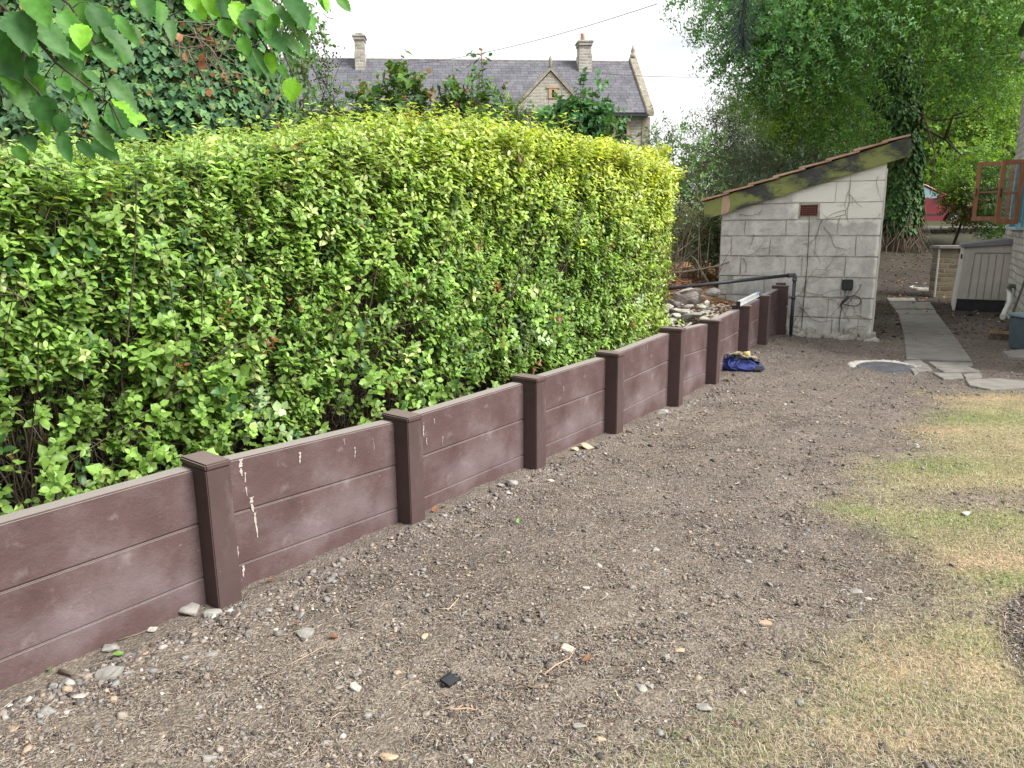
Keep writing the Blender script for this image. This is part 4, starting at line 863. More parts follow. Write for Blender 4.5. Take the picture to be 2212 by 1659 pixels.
FL = [(585,1260,28,(.55,.22,.08),'orange dry leaf at the foot of the second wall bay'),(500,1275,20,(.38,.15,.07),'red brown dry leaf behind the nearest full post'),
 (962,1098,24,(.62,.55,.22),'pale yellow leaf at the foot of the third wall bay'),(940,1105,20,(.40,.17,.07),'brown leaf touching the pale yellow leaf by the wall'),
 (720,1383,22,(.30,.12,.06),'dark red leaf right of the long grey stone'),(640,1355,22,(.42,.25,.13),'tan curled leaf above the long grey stone'),
 (1270,1430,26,(.32,.17,.11),'brown dead leaf left of the grey flakes'),(1570,822,18,(.55,.55,.25),'yellowish leaf scrap left of the blue bag'),
 (1065,910,0,(0,0,0),''),(1118,1130,14,(.2,.38,.1),'tiny green leaf beyond the second full post'),(1218,990,16,(.5,.4,.15),'yellow brown leaf near the buff stones'),
 (1735,815,0,(0,0,0),''),(1590,1570,14,(.5,.12,.05),'small red scrap among the grass at the bottom'),(255,1420,22,(.18,.32,.08),'small green seedling leaf near the nearest panel'),(110,1452,18,(.2,.36,.09),'tiny green sprout against the nearest panel foot')]
for k, (px, py, wpx, col, lb) in enumerate(FL):
    if not wpx: continue
    p_ = G(px, py); sz = wpx/F*np.linalg.norm(p_-CAM); r_ = np.random.default_rng(300+k); th = r_.uniform(0, 6.28)
    out = [(0,0),(.2,.2),(.45,.27),(.7,.2),(1,0),(.7,-.2),(.45,-.27),(.2,-.2)]; T_ = fan(out, .5, -.25)
    V, Fc = leafmesh(T_, np.array([[p_[0]-sz/2*math.cos(th), p_[1]-sz/2*math.sin(th), p_[2]+.008]]), np.array([[math.cos(th), math.sin(th), .1]]), np.array([[r_.normal()*.3, r_.normal()*.3, 1]]), np.array([sz]))
    o = npobj('fallen_leaf', V, Fc, M_LEAFD, cols=np.tile(col, (len(V), 1))*r_.uniform(.85, 1.15, (len(V), 1)), recentre=True); tag(o, lb, 'leaf', 'fallen leaves on the soil')
# black plastic clip
p_ = G(971, 1474); clip = empty('plastic_clip', tuple(p_), rad(52)); tag(clip, 'small square black plastic clip lying on the soil at the lower middle', 'plastic piece')
MB().box(-.026, .026, -.022, .022, .004, .012, .002).box(-.026, .026, -.022, -.019, .012, .017).box(-.026, .026, .019, .022, .012, .017).box(-.026, -.023, -.019, .019, .012, .017).xf(Matrix.Rotation(rad(12), 4, 'X')).build('plate', M_BLK, clip)
for lx in ((-.034, -.026, -.006, .006), (.026, .034, -.016, -.006), (.026, .033, .006, .014)): MB().box(*lx, .003, .010, .001).xf(Matrix.Rotation(rad(12), 4, 'X')).build('lug', M_BLK, clip)

# ------------------------------------------------------------ blue tool bag and gloves
bc_ = G(1604, 800); bagY = bc_[1]; bg = empty('tool_bag', (bc_[0]+.02, bc_[1]+.10, gz1(bc_[0], bc_[1]+.1)), rad(-14)); tag(bg, 'slumped royal blue fabric bag with dark mesh panel lying at the foot of the wall', 'bag')
M_BLUEF = mat('blue_nylon', [(.3,(.020,.032,.15)),(.6,(.033,.055,.24)),(.8,(.06,.09,.33))], 7, 5, .6, .5, 30, .012, .35)
M_MESH = mat('dark_mesh', [(.3,(.035,.037,.06)),(.7,(.09,.095,.12))], 60, 3, .8, .3, 200)
def blob(sx, sy, sz, seed, res=5, amp=.1, sc=3, cut=0):
    b = MB(); bmesh.ops.create_icosphere(b.b, subdivisions=res, radius=1)
    for v in b.b.verts:
        c = v.co.copy(); k = 1+amp*2*(vn(c.x, c.y, c.z, sc, seed, 3)-.5)
        q = Vector((abs(c.x)**.7*math.copysign(1, c.x)*sx, abs(c.y)**.75*math.copysign(1, c.y)*sy, (abs(c.z)**.8*math.copysign(1, c.z))*sz))*k
        if q.z < 0: q.z *= .15
        v.co = q
    for f in b.b.faces: f.smooth = True
    return b
b = blob(.20, .13, .115, 4, 5, .22, 2.6)
for v in b.b.verts: v.co.z += .012*math.sin(v.co.x*46+v.co.y*20)*max(0, v.co.z)*7; v.co.z = v.co.z*(1-.35*max(0, v.co.x)/.2)
b.build('body', M_BLUEF, bg)
b = MB(); nn_ = 9
gvs = [[b.b.verts.new((.0+.165*i/nn_, -.075+.12*j/nn_-.03*i/nn_, .128-.055*(i/nn_)**1.3-.012*j/nn_+.008*math.sin(i*1.7)*math.cos(j))) for j in range(nn_+1)] for i in range(nn_+1)]
for i in range(nn_):
    for j in range(nn_): b.b.faces.new([gvs[i][j], gvs[i+1][j], gvs[i+1][j+1], gvs[i][j+1]]).smooth = True
o = b.build('mesh_panel', M_MESH, bg); md = o.modifiers.new('s', 'SOLIDIFY'); md.thickness = .008
MB().tube([(-.03,-.128,.09),(-.06,-.145,.055),(-.04,-.150,.02),(.03,-.150,.008),(.09,-.150,.012),(.11,-.14,.04)], .007, 8).tube([(-.12,-.10,.09),(-.135,-.13,.05),(-.10,-.140,.012),(-.05,-.150,.006)], .006, 8).build('strap', M_BLUEF, bg)
MB().box(.10, .20, -.145, -.06, .0, .045, .012).box(.02, .09, -.150, -.10, .0, .03, .01).jitter(.01, 14, 2).build('handle', M_MESH, bg)
MB().tube([(-.16,-.05,.085),(-.10,-.10,.09),(-.02,-.12,.088),(.07,-.11,.075),(.15,-.08,.06)], .003, 6).build('zip', M_BLK, bg)
M_GLV = mat('gardening_glove', [(.40,(.03,.028,.024)),(.47,(.22,.19,.13)),(.6,(.42,.37,.27))], 15, 5, .9, .5, 60, .006)
M_GLY = mat('glove_yellow', [(.3,(.55,.42,.16)),(.7,(.68,.56,.28))], 14, 4, .85, .4, 60)
def glove(name, loc, rz, rx, label, cuffmat):
    g = empty(name, loc, rz); g.rotation_euler[0] = rx; tag(g, label, 'glove', 'work gloves on the blue bag')
    b = bmesh.new(); vs = []; L_ = b.verts.layers.skin.verify() if hasattr(b.verts.layers, 'skin') else None
    def v(p, r): q = b.verts.new(p); q[L_].radius = (r, r*.7); return q
    wr = v((-.06,0,0), .036); q0 = v((-.02,0,.004), .040); q1 = v((.02,0,.004), .040); q2 = v((.045,0,0), .034); wr[L_].use_root = True
    for a_, c_ in ((wr,q0),(q0,q1),(q1,q2)): b.edges.new((a_, c_))
    for yy, ln_, z_ in ((-.030,.055,-.01),(-.010,.065,.0),(.012,.062,.004),(.032,.048,-.008)):
        f0 = v((.055,yy,0), .0115); f1 = v((.055+ln_*.55,yy*1.15,.008+z_), .0105); f2 = v((.055+ln_,yy*1.25,-.012+z_), .009)
        b.edges.new((q2, f0)); b.edges.new((f0, f1)); b.edges.new((f1, f2))
    t0 = v((-.005,-.048,.0), .013); t1 = v((.03,-.066,-.006), .011); t2 = v((.05,-.070,-.012), .009); b.edges.new((q0, t0)); b.edges.new((t0, t1)); b.edges.new((t1, t2))
    me = bpy.data.meshes.new('hand'); b.to_mesh(me); b.free(); me.materials.append(M_GLV); o = bpy.data.objects.new('hand', me); C.objects.link(o); o.parent = g
    md = o.modifiers.new('k', 'SKIN'); md.use_smooth_shade = True; md = o.modifiers.new('s', 'SUBSURF'); md.levels = 1; md.render_levels = 1
    MB().tube([(-.05,0,0),(-.085,0,.002),(-.11,.004,.004)], [.034,.037,.040], 14).xf(Matrix.Scale(.72, 4, (0,0,1))).build('cuff', cuffmat, g)
bl = np.array(bg.location)
glove('work_glove', tuple(bl+np.array([-.06,-.06,.145])), rad(165), rad(8), 'upper grubby work glove with pale yellow cuff on the blue bag', M_GLY)
glove('work_glove', tuple(bl+np.array([.0,-.075,.120])), rad(-25), rad(-10), 'lower grubby patterned work glove folded on the blue bag', M_GLV)

# ------------------------------------------------------------ slabs, manholes
M_SLAB = mat('paving_slab', [(.25,(.17,.16,.145)),(.5,(.25,.235,.215)),(.8,(.33,.31,.28))], 7, 8, .9, .4, 60, .004, .15, extra=mask_over(3, .55, .75, (.16,.14,.12), None, 5, .6))
def slab(pxs, m, th=.03, top=.018, jit=.004):
    q = [G(*p_) for p_ in pxs]; zt_ = max(p_[2] for p_ in q)*.5+np.mean([p_[2] for p_ in q])*.5+top
    A_ = [m.b.verts.new((p_[0], p_[1], p_[2]*.7+zt_*.3+top*.7)) for p_ in q]; B_ = [m.b.verts.new((p_[0], p_[1], p_[2]-.04)) for p_ in q]; n_ = len(q)
    fs = [m.b.faces.new(A_), m.b.faces.new(B_[::-1])]+[m.b.faces.new([A_[i], B_[i], B_[(i+1) % n_], A_[(i+1) % n_]]) for i in range(n_)]
    bmesh.ops.recalc_face_normals(m.b, faces=fs); bmesh.ops.bevel(m.b, geom=[e for e in {e for f in fs[:1] for e in f.edges}], offset=.005, segments=1, affect='EDGES')
m = MB()
for q in ([(1915,645),(1975,645),(1978,652),(1921,653)], [(1921,655),(2008,654),(2019,669),(1933,669)], [(1934,671),(2020,671),(2024,680),(1942,681)], [(1941,683),(2026,683),(2060,725),(1951,722)], [(1952,724),(2061,727),(2100,784),(1958,778)],
          [(1950,783),(1988,780),(2000,790),(1968,796)],[(1990,788),(2003,790),(2014,803),(1983,806),(1975,798)],[(2004,784),(2100,787),(2102,793),(2022,797)],[(2024,799),(2088,794),(2118,806),(2040,807)],[(2015,808),(2075,810),(2082,820),(2038,822)],[(2080,812),(2116,808),(2122,818),(2086,821)],
          [(2085,823),(2160,821),(2212,826),(2212,841),(2140,845),(2094,836)],[(2215,826),(2330,830),(2400,852),(2216,842)],[(1965,798),(1979,800),(1984,809),(1975,812)]): slab(q, m)
o = m.build('path', M_SLAB); tag(o, kind='structure')
M_IRON = mat('cover_iron', [(.3,(.075,.075,.085)),(.7,(.14,.14,.155))], 12, 6, .75, .5, 60, .004, .3)
M_COLLAR = mat('lumpy_mortar', [(.3,(.34,.33,.29)),(.55,(.56,.54,.49)),(.8,(.70,.68,.62))], 14, 8, .95, 1., 38, .015, .1)
def disc(m, r0, r1, z0, z1, n=40, jit=0, seed=0, yr=1.):
    r_ = random.Random(seed); O_ = []; I_ = []; OB = []
    for k in range(n):
        a_ = 2*math.pi*k/n; ro = r1*(1+jit*(r_.random()-.5)); O_.append(m.b.verts.new((ro*math.cos(a_), ro*math.sin(a_)*yr, z1))); OB.append(m.b.verts.new((ro*1.01*math.cos(a_), ro*1.01*math.sin(a_)*yr, z0)))
        if r0: I_.append(m.b.verts.new((r0*math.cos(a_), r0*math.sin(a_)*yr, z1+.004)))
    for k in range(n):
        j = (k+1) % n; m.b.faces.new([O_[k], OB[k], OB[j], O_[j]])
        if r0: m.b.faces.new([I_[k], O_[k], O_[j], I_[j]])
    if not r0: m.b.faces.new(O_)
    else: m.b.faces.new(I_)
# near one, half covered by soil
def manhole(px, py, ro, ri, label, yr=1., sub=4, lift=.02, tilt=0):
    p_ = G(px, py); e = empty('manhole', (p_[0], p_[1], p_[2]-(.022 if tilt else 0))); e.rotation_euler[0] = rad(tilt); tag(e, label, 'manhole')
    m = MB(); disc(m, 0, ri, 0, lift+.022, 48, 0, 1, yr); 
    for k in range(-6, 7):
        for j in range(-6, 7):
            if math.hypot(k, j)*ri/7 < ri*.85: m.box(k*ri/7-.008, k*ri/7+.008, (j*ri/7-.008)*yr, (j*ri/7+.008)*yr, lift+.02, lift+.0255)
    m.build('cover', M_IRON, e)
    # collar ring as a lumpy torus-like grid
    nr, na = 9, 90; V = []; 
    for i in range(nr):
        for k in range(na):
            a_ = 2*math.pi*k/na; r_ = ri*1.01+(ro*(1+.13*(vn(math.cos(a_), math.sin(a_), 0, 2.2, 7)-.5)*2)-ri)*i/(nr-1); V.append((r_*math.cos(a_), r_*math.sin(a_)*yr, lift+.018*math.sin(math.pi*min(1, i/(nr-1)))+.012*(vn(r_*math.cos(a_), r_*math.sin(a_), 0, 30, 5)-.5)*2-(.05 if i == nr-1 else 0)))
    i_, k_ = np.meshgrid(np.arange(nr-1), np.arange(na), indexing='ij'); k2 = (k_+1) % na
    Fc = np.stack([i_*na+k_, (i_+1)*na+k_, (i_+1)*na+k2, i_*na+k2], -1).reshape(-1, 4); npobj('mortar_collar', np.array(V), Fc, M_COLLAR, e)
manhole(1915, 796, .40, .275, 'round dark manhole cover in a rough white mortar collar in front of the shed', .85, lift=.012, tilt=4.5)
manhole(2000, 622, .36, .24, 'far dark manhole cover in a pale mortar patch beside the brick pier', .75, lift=.01)

# ------------------------------------------------------------ storage box
bA = G(2063, 671); hw = norm(np.array([.485, .875])); hn = np.array([hw[1], -hw[0]])
M_BEIGE = mat('taupe_plastic', [(.3,(.50,.46,.415)),(.7,(.60,.56,.51))], 5, 5, .6, .15, 120, .002, .3, extra=mask_over(2.5, .5, .8, (.22,.195,.165), (1,1,.4), 5, .5))
M_BEIGEL = mat('pale_taupe_plastic', [(.3,(.62,.59,.55)),(.7,(.70,.67,.63))], 5, 5, .55, .15, 120, .002, .3)
M_CHAR = mat('charcoal_plastic', [(.3,(.022,.022,.024)),(.7,(.042,.042,.045))], 6, 4, .55, .1, 80)
M_LID = mat('dusty_lid', [(.3,(.18,.175,.185)),(.7,(.28,.27,.28))], 6, 5, .6, .15, 80)
bx_ = empty('storage_box', tuple(bA), math.atan2(hn[1], hn[0])); tag(bx_, 'taupe plastic garden storage box with dark lid and black base beside the cottage', 'storage box')
Wb, Db = .86, 1.25; zl, zr_ = 1.13, 1.21
p2 = hit(2075, 530, bA[:2], hn); zl = p2[1]-bA[2]; zr_ = hit(2186, 524, bA[:2], hn)[1]-bA[2]; tl = .06   # sides taper inwards
m = MB()
def side(m, xa, xb, z0, z1f, y0, y1): pass
m.prism([(0, .19), (Wb, .19), (Wb-.0, zr_), (tl, zl)], 1, .01, Db, .004); m.build('body', M_BEIGE, bx_)
MB().box(.012, Wb-.004, -.004, Db-.02, -.03, .185, .01).build('base', M_CHAR, bx_)
m = MB(); q0, q1 = .17, .80
for k in range(6):
    a_ = q0+(q1-q0)*k/6; 
    f_ = lambda x_, z_: x_+tl*.5*(z_-.2)*(1-x_/Wb)
    m.prism([(f_(a_+.006, .2), .2), (f_(a_+.099, .2), .2), (f_(a_+.099, 1.), zl-.14), (f_(a_+.006, 1.), zl-.14)], 1, -.010, .0095, .004)
m.build('plank_panel', M_BEIGE, bx_)
m = MB().prism([(.005, .2), (q0-.02, .2), (q0+.02, zl-.12), (tl+.005, zl-.01)], 1, -.014, .0095, .004).prism([(q1+.012, .2), (Wb-.005, .2), (Wb-.005, zr_-.012), (q1+.015, zl-.12)], 1, -.014, .0095, .004).prism([(tl+.01, zl-.118), (Wb-.008, zl-.118), (Wb-.01, zr_-.012), (tl+.012, zl-.012)], 1, -.013, .009, .003)
m.build('side_frame', M_BEIGE, bx_)
m = MB().prism([(-.035, .0), (0, .0), (tl, zl-.01), (tl-.035, zl-.012)], 1, .0, Db, .006); m.build('door', M_BEIGEL, bx_)
MB().box(-.01, .012, -.03, -.012, zl-.22, zl-.14, .004).build('latch', M_CHAR, bx_)
m = MB().prism([(tl-.09, zl-.02), (tl-.07, zl-.035), (Wb+.09, zr_-.02), (Wb+.09, zr_+.02), (Wb-.20, zr_+.055), (tl-.08, zl+.015)], 1, -.05, Db+.04, .008); m.build('lid', M_LID, bx_)
MB().box(Wb, Wb+.05, .03, Db, .1, zr_-.03, .01).build('back_panel', M_CHAR, bx_)

# brick pier with a coping
M_BRICKW = mat('weathered_brick', [(.3,(.75,.7,.62)),(.7,(1.,1.,1.))], 10, 7, .95, .5, 50, .006, .1, extra=bricks(.23, .09, .016, (.30,.25,.17), (.17,.155,.12), (.30,.28,.23), 1., 1., .02, .05))
q = G(2020, 643); pz = P(2020, 531, q[1])[2]; xr = P(2068, 600, q[1])[0]
pr = empty('brick_pier', tuple(q), rad(-8)); tag(pr, 'low weathered brick pier with pale coping behind the storage box', 'brick pier')
MB().box(0, 1.1, 0, .35, -.15, pz-q[2]-.06).build('shaft', M_BRICKW, pr); MB().box(-.05, 1.14, -.05, .40, pz-q[2]-.06, pz-q[2]+.0, .012).build('coping', M_SLAB, pr)
MB().box(-.014, .0, -.006, .05, -.1, pz-q[2]-.062).build('mortar_edge', M_WHITE, pr)

# ------------------------------------------------------------ cottage at the right edge
M_STONEW = mat('pale_rubble_stone', [(.25,(.62,.6,.56)),(.5,(.88,.87,.84)),(.75,(1.,1.,1.))], 9, 9, .95, 1., 26, .02, .1, extra=bricks(.21, .105, .014, (.82,.80,.75), (.62,.60,.56), (.50,.485,.45), 1., 1., .03, .035))
O2 = np.array([6.35, 9.0]); cott = empty('stone_cottage', (O2[0], O2[1], 0), math.atan2(hw[1], hw[0])); tag(cott, 'pale rubble stone cottage wall with dark eaves at the right edge', 'cottage')
xc = 5.15; wsx = [hit(2200, 488, O2, hw)[0]]
wx0, wx1, wz0, wz1 = 2.32, 3.92, 1.38, 2.40
# local y negative = into the house (hn side): wall front plane y=0, house body towards -y
m = MB(); m.box(-2.4, wx0, -.5, 0, -.3, 4.9).box(wx1, xc, -.5, 0, -.3, 4.9).box(wx0, wx1, -.5, 0, -.3, wz0).box(wx0, wx1, -.5, 0, wz1, 4.9)
m.box(xc-.5, xc, -7, -.5, -.3, 4.9).box(-2.4, -1.9, -7, -.5, -.3, 4.9)
bmesh.ops.subdivide_edges(m.b, edges=m.b.edges[:], cuts=14, use_grid_fill=True)
m.build('wall', M_STONEW, cott)
M_EAVE = mat('dark_eaves', [(.3,(.03,.027,.027)),(.7,(.06,.055,.05))], 8, 4, .7, 0)
m = MB().prism([(.06, 4.62), (.08, 4.80), (-3.5, 7.4), (-3.5, 7.2)], 0, -2.7, xc+.25); m.b.transform(Matrix.Identity(4)) ; rf = m.build('roof', M_EAVE, cott)
MB().tube([(-2.6,.12,4.62),(xc+.12,.12,4.62)], .06, 10).build('gutter', M_BLK, cott)
M_BLUEP = mat('duck_egg_paint', [(.3,(.14,.36,.43)),(.7,(.18,.42,.48))], 10, 4, .55, .1, 60)
M_SILL = mat('pale_blue_sill', [(.3,(.40,.55,.62)),(.7,(.48,.62,.68))], 10, 4, .55, .1, 60)
fr = MB().box(wx0, wx0+.07, -.16, .03, wz0, wz1, .004).box(wx1-.07, wx1+.04, -.16, .05, wz0, wz1, .004).box(wx0+.071, wx1-.071, -.16, -.02, wz1-.07, wz1, .004).box(wx0+.071, wx1-.071, -.16, -.02, wz0, wz0+.06, .004).box(3.05, 3.12, -.155, -.03, wz0+.061, wz1-.071, .004).build('window_frame', M_BLUEP, cott)
MB().box(wx0-.05, wx1+.05, -.14, .09, wz0-.045, wz0-.001, .006).build('sill', M_SILL, cott)
MB().box(wx0, wx1, -.48, -.46, wz0, wz1).build('dark_interior', M_DARK, cott)
m = MB(); rr = random.Random(1)
for k in range(12): m.tube([(wx0+.03+k*.05, -.22+.02*(k % 2), wz0), (wx0+.03+k*.05, -.22+.02*(k % 2), wz1)], .03, 8)
M_CURT = mat('brown_curtain', [(.3,(.16,.12,.10)),(.7,(.24,.19,.16))], 10, 3, .9, .2); m.build('curtain', M_CURT, cott)
M_WOODF = mat('brown_stained_wood', [(.3,(.25,.11,.06)),(.6,(.36,.175,.10)),(.8,(.44,.25,.16))], 14, 6, .6, .3, 60, .003, .3, stretch=(1,1,.3))
def glassmat():
    m_ = bpy.data.materials.new('window_glass'); m_.use_nodes = True; t = m_.node_tree; o_ = t.nodes['Material Output']
    g = t.nodes.new('ShaderNodeBsdfGlossy'); g.inputs['Roughness'].default_value = .03; tr = t.nodes.new('ShaderNodeBsdfTransparent'); tr.inputs[0].default_value = (.92,.94,.94,1)
    mx = t.nodes.new('ShaderNodeMixShader'); ad = t.nodes.new('ShaderNodeMath'); ad.operation = 'ADD'; ad.inputs[1].default_value = .07; ad.inputs[0].default_value = .05
    t.links.new(ad.outputs[0], mx.inputs[0]); t.links.new(tr.outputs[0], mx.inputs[1]); t.links.new(g.outputs[0], mx.inputs[2]); t.links.new(mx.outputs[0], o_.inputs[0]); return m_
M_GLASS = glassmat()
def casement(corners, Y0, Y1, thick=.045):
    """frame from four photo corners (TL,TR,BL,BR), left edge at depth Y0, right (hinge) edge at Y1"""
    tl_, tr_, bl_, br_ = [P(*c, Y_) for c, Y_ in zip(corners, (Y0, Y1, Y0, Y1))]
    ex = (tr_+br_-tl_-bl_)/2; wd_ = np.linalg.norm(ex[:2]); ux = np.array([*ex[:2], 0])/wd_; h = ((tl_+tr_)-(bl_+br_))[2]/2; org = np.array([*((tl_+bl_)/2)[:2], (bl_+br_)[2]/2]); M4 = (org, ux, wd_, h)
    e = empty('window_casement', tuple(org-np.array([*(O2), 0])), 0)
    e.parent = None; return M4
for k, (cor, Y0, Y1) in enumerate([([(2112,351),(2191,347),(2099,475),(2182,479)], 12.5, 12.2), ([(2163,346),(2213,343.5),(2150,485),(2201,483)], 11.02, 10.98)]):
    tl_, tr_, bl_, br_ = [P(*c, Y_) for c, Y_ in zip(cor, (Y0, Y1, Y0, Y1))]
    ex = (tr_+br_-tl_-bl_)/2; wd_ = np.linalg.norm(ex[:2]); hgt = ((tl_+tr_)-(bl_+br_))[2]/2; org = np.array([*((tl_+bl_)/2)[:2], (bl_+br_)[2]/2])
    R4 = Matrix.Rotation(math.atan2(hw[1], hw[0]), 4, 'Z').inverted(); lo = R4 @ Vector(org-np.array([*O2, 0])); dr = R4 @ Vector((ex[0], ex[1], 0))
    an = math.atan2(dr.y, dr.x); st = .062
    m = MB().box(0, st, -.02, .02, 0, hgt, .004).box(wd_-st, wd_, -.02, .02, 0, hgt, .004).box(st, wd_-st, -.019, .019, hgt-st, hgt, .003).box(st, wd_-st, -.019, .019, 0, st*1.15, .003).box(st, wd_-st, -.015, .015, hgt*.475, hgt*.475+.028, .003)
    c_ = m.build('casement', M_WOODF, cott); c_.location = lo; c_.rotation_euler = (0, 0, an)
    g_ = MB().box(st, wd_-st, -.0025, .0025, st, hgt-st).build('pane', M_GLASS, c_)
    MB().box(.018, .034, -.036, -.021, hgt*.42, hgt*.56, .003).build('catch', M_BLK, c_)
MB().box(xc-.35, xc-.12, .01, .12, 4.12, 4.26, .02).build('cable_bracket', M_WHITE, cott)
# white overflow pipe
M_PVC = mat('white_plastic', [(.3,(.62,.63,.60)),(.7,(.72,.73,.70))], 6, 4, .45, .1, 50)
def onwall(px, py, off=.04):
    nrm = np.array([-hw[1], hw[0]]); q_ = O2+nrm*off; a_, z_ = hit(px, py, q_, hw); return np.array([*(q_+hw*a_), z_])
w3 = [onwall(2190,617,.0), onwall(2184,617,.07), onwall(2180,623,.07), onwall(2181,640,.07), onwall(2181,655,.07), onwall(2172,670,.16), onwall(2166,685,.25)]
ww3 = np.array(w3); pb = ww3[-1]; o = MB().tube([p_ for p_ in w3], .034, 12).build('overflow_pipe', M_PVC, recentre=True); tag(o, 'crooked white plastic overflow pipe low on the cottage wall', 'pipe')
# broom
br = G(2166, 735); top_ = onwall(2222, 585, .03); hb = P(2172, 718, br[1]); e = empty('broom', tuple(br)); tag(e, 'yard broom with dark bristles leaning on the cottage wall', 'broom')
MB().tube([hb-br, (hb+top_)/2-br, top_-br], .013, 10).build('handle', M_CABLE, e)
hd = MB().box(-.15, .15, -.03, .03, .07, .11, .008); hd.xf(Matrix.Rotation(rad(-38), 4, 'Z')); hd.build('head', M_STUB, e)
m = MB(); rr = random.Random(2)
for k in range(160): x_ = rr.uniform(-.14, .14); y_ = rr.uniform(-.025, .025); m.tube([(x_, y_, .075), (x_+rr.uniform(-.02, .02), y_+rr.uniform(-.02, .02), .0)], .003, 4, cap=False)
m.xf(Matrix.Rotation(rad(-38), 4, 'Z')); m.build('bristles', M_DEAD, e)
# grey tub
tb = G(2236, 757); e = empty('plastic_tub', tuple(tb)); tag(e, 'blue grey plastic tub with dark handle at the right edge', 'tub')
M_TUB = mat('blue_grey_plastic', [(.3,(.07,.10,.12)),(.7,(.11,.15,.175))], 6, 4, .5, .1, 50)
M_TUBL = mat('pale_blue_rim', [(.3,(.20,.28,.32)),(.7,(.27,.36,.41))], 6, 4, .5, .1, 50)
MB().prism([(-.20, 0), (.20, 0), (.235, .38), (-.235, .38)], 1, -.17, .17, .02).build('body', M_TUB, e); MB().box(-.25, .25, -.19, .19, .375, .41, .012).build('rim', M_TUBL, e)
MB().tube([(-.17,-.20,.36),(-.14,-.215,.2),(-.12,-.22,.06)], [.012,.02,.028], 8).build('handle', M_CHAR, e)
# broken slab under the tub
m = MB(); slab([(2165,765),(2212,760),(2290,768),(2260,785),(2178,776)], m, top=.035); o = m.build('broken_slab', M_ROCKG, recentre=True); tag(o, 'thick broken grey slab under the tub at the right edge', 'slab')
# ------------------------------------------------------------ far house
HW0 = np.array([P(690,128,44.1)[0], 44.1]); rz_ = 10.65
hA = np.array([-17., 43.6]); hB = P(1366, 135, 45.6)[:2]; hu = norm(hB-np.array([P(700,128,44.1)[0], 44.1])); hnn = np.array([-hu[1], hu[0]])   # hnn points away
Lh = 24.; O3 = hB-hu*Lh; RUN = 4.0; ZE = 7.25; ZR_ = 10.62
far = empty('stone_house', (O3[0], O3[1], 1.4), math.atan2(hu[1], hu[0])); tag(far, 'long grey stone house with slate roof, gable and two chimneys rising above the hedge', 'house')
b0 = 1.4
def fl(px, py, dy=-RUN):
    """house-local x,z of a pixel on the plane dy in front of the ridge"""
    q = O3+hnn*dy; a_, z_ = hit(px, py, q, hu); return a_, z_-b0
M_SLATE = mat('slate_roof', [(.25,(.55,.52,.58)),(.5,(.8,.8,.85)),(.75,(1.,1.,1.))], 1.6, 8, .75, .4, 20, .02, .2, extra=bricks(.42, .27, .012, (.125,.128,.142), (.185,.183,.192), (.06,.06,.07), .7, 1., .03, .03))
M_HSTONE = mat('house_stone', [(.25,(.6,.58,.54)),(.5,(.85,.84,.8)),(.75,(1.,1.,1.))], 2.5, 8, .95, .5, 12, .02, .1, extra=bricks(.42, .16, .028, (.46,.44,.395), (.31,.30,.285), (.56,.53,.48), .8, 1., .03, .05))
M_COPE = mat('lichen_coping', [(.3,(.16,.14,.11)),(.55,(.30,.27,.22)),(.8,(.46,.43,.36))], 4, 8, .95, .6, 20, .02, .1, extra=mask_over(9, .58, .7, (.28,.20,.10), None, 4, .6))
M_OCHRE = mat('ochre_dressing', [(.3,(.36,.25,.15)),(.7,(.48,.35,.22))], 5, 5, .9, .2, 30)
ze = ZE-b0; zr = ZR_-b0; yE = -RUN
m = MB(); m.prism([(yE+.35, 0), (RUN-.35, 0), (RUN-.35, ze-.02), (0, zr-.05), (yE+.35, ze-.02)], 0, 0, Lh); m.build('wall', M_HSTONE, far)
# roof: two slopes as their own slabs, texture plane made along the slope
sl2 = math.hypot(RUN, zr-ze); an2 = math.atan2(zr-ze, RUN)
for sgn in (1, -1):
    m = MB().box(-.1, Lh-.12, -.08, 0, 0, sl2+.02); rs = m.build('roof', M_SLATE, far)
    rs.rotation_euler = (-(math.pi/2-an2) if sgn == 1 else (math.pi/2-an2), 0, 0); rs.location = (0, yE if sgn == 1 else RUN, ze+.02)
    if sgn == -1: rs.rotation_euler = (math.pi/2-an2, 0, 0)
m = MB(); 
for k in range(int(Lh/.45)): m.box(k*.45+.01, k*.45+.44, -.14, .14, zr-.08, zr+.07, .03)
m.jitter(.015, 2, 1); m.build('ridge_tiles', M_COPE, far)
m = MB().prism([(yE-.12, ze-.12), (yE-.12, ze+.18), (0, zr+.30), (RUN+.12, ze+.18), (RUN+.12, ze-.12), (0, zr-.15)], 0, Lh-.18, Lh+.22, .03); m.b.normal_update(); m.jitter(.03, 2, 4); m.build('gable_coping', M_COPE, far)
m = MB().tube([(Lh+.02, 0, zr+.25), (Lh+.02, 0, zr+.42), (Lh+.02, 0, zr+.5), (Lh+.02, 0, zr+.62), (Lh+.02, 0, zr+.95)], [.16,.16,.08,.12,.02], 8); m.build('finial', M_COPE, far)
m = MB().box(Lh-.28, Lh+.14, yE+.30, yE+.345, 0, ze-.1); m.build('corner_stones', M_COPE, far)
MB().box(-.1, Lh-.05, yE-.14, yE+.0, ze-.14, ze+.0, .02).build('gutter', M_BLK, far)
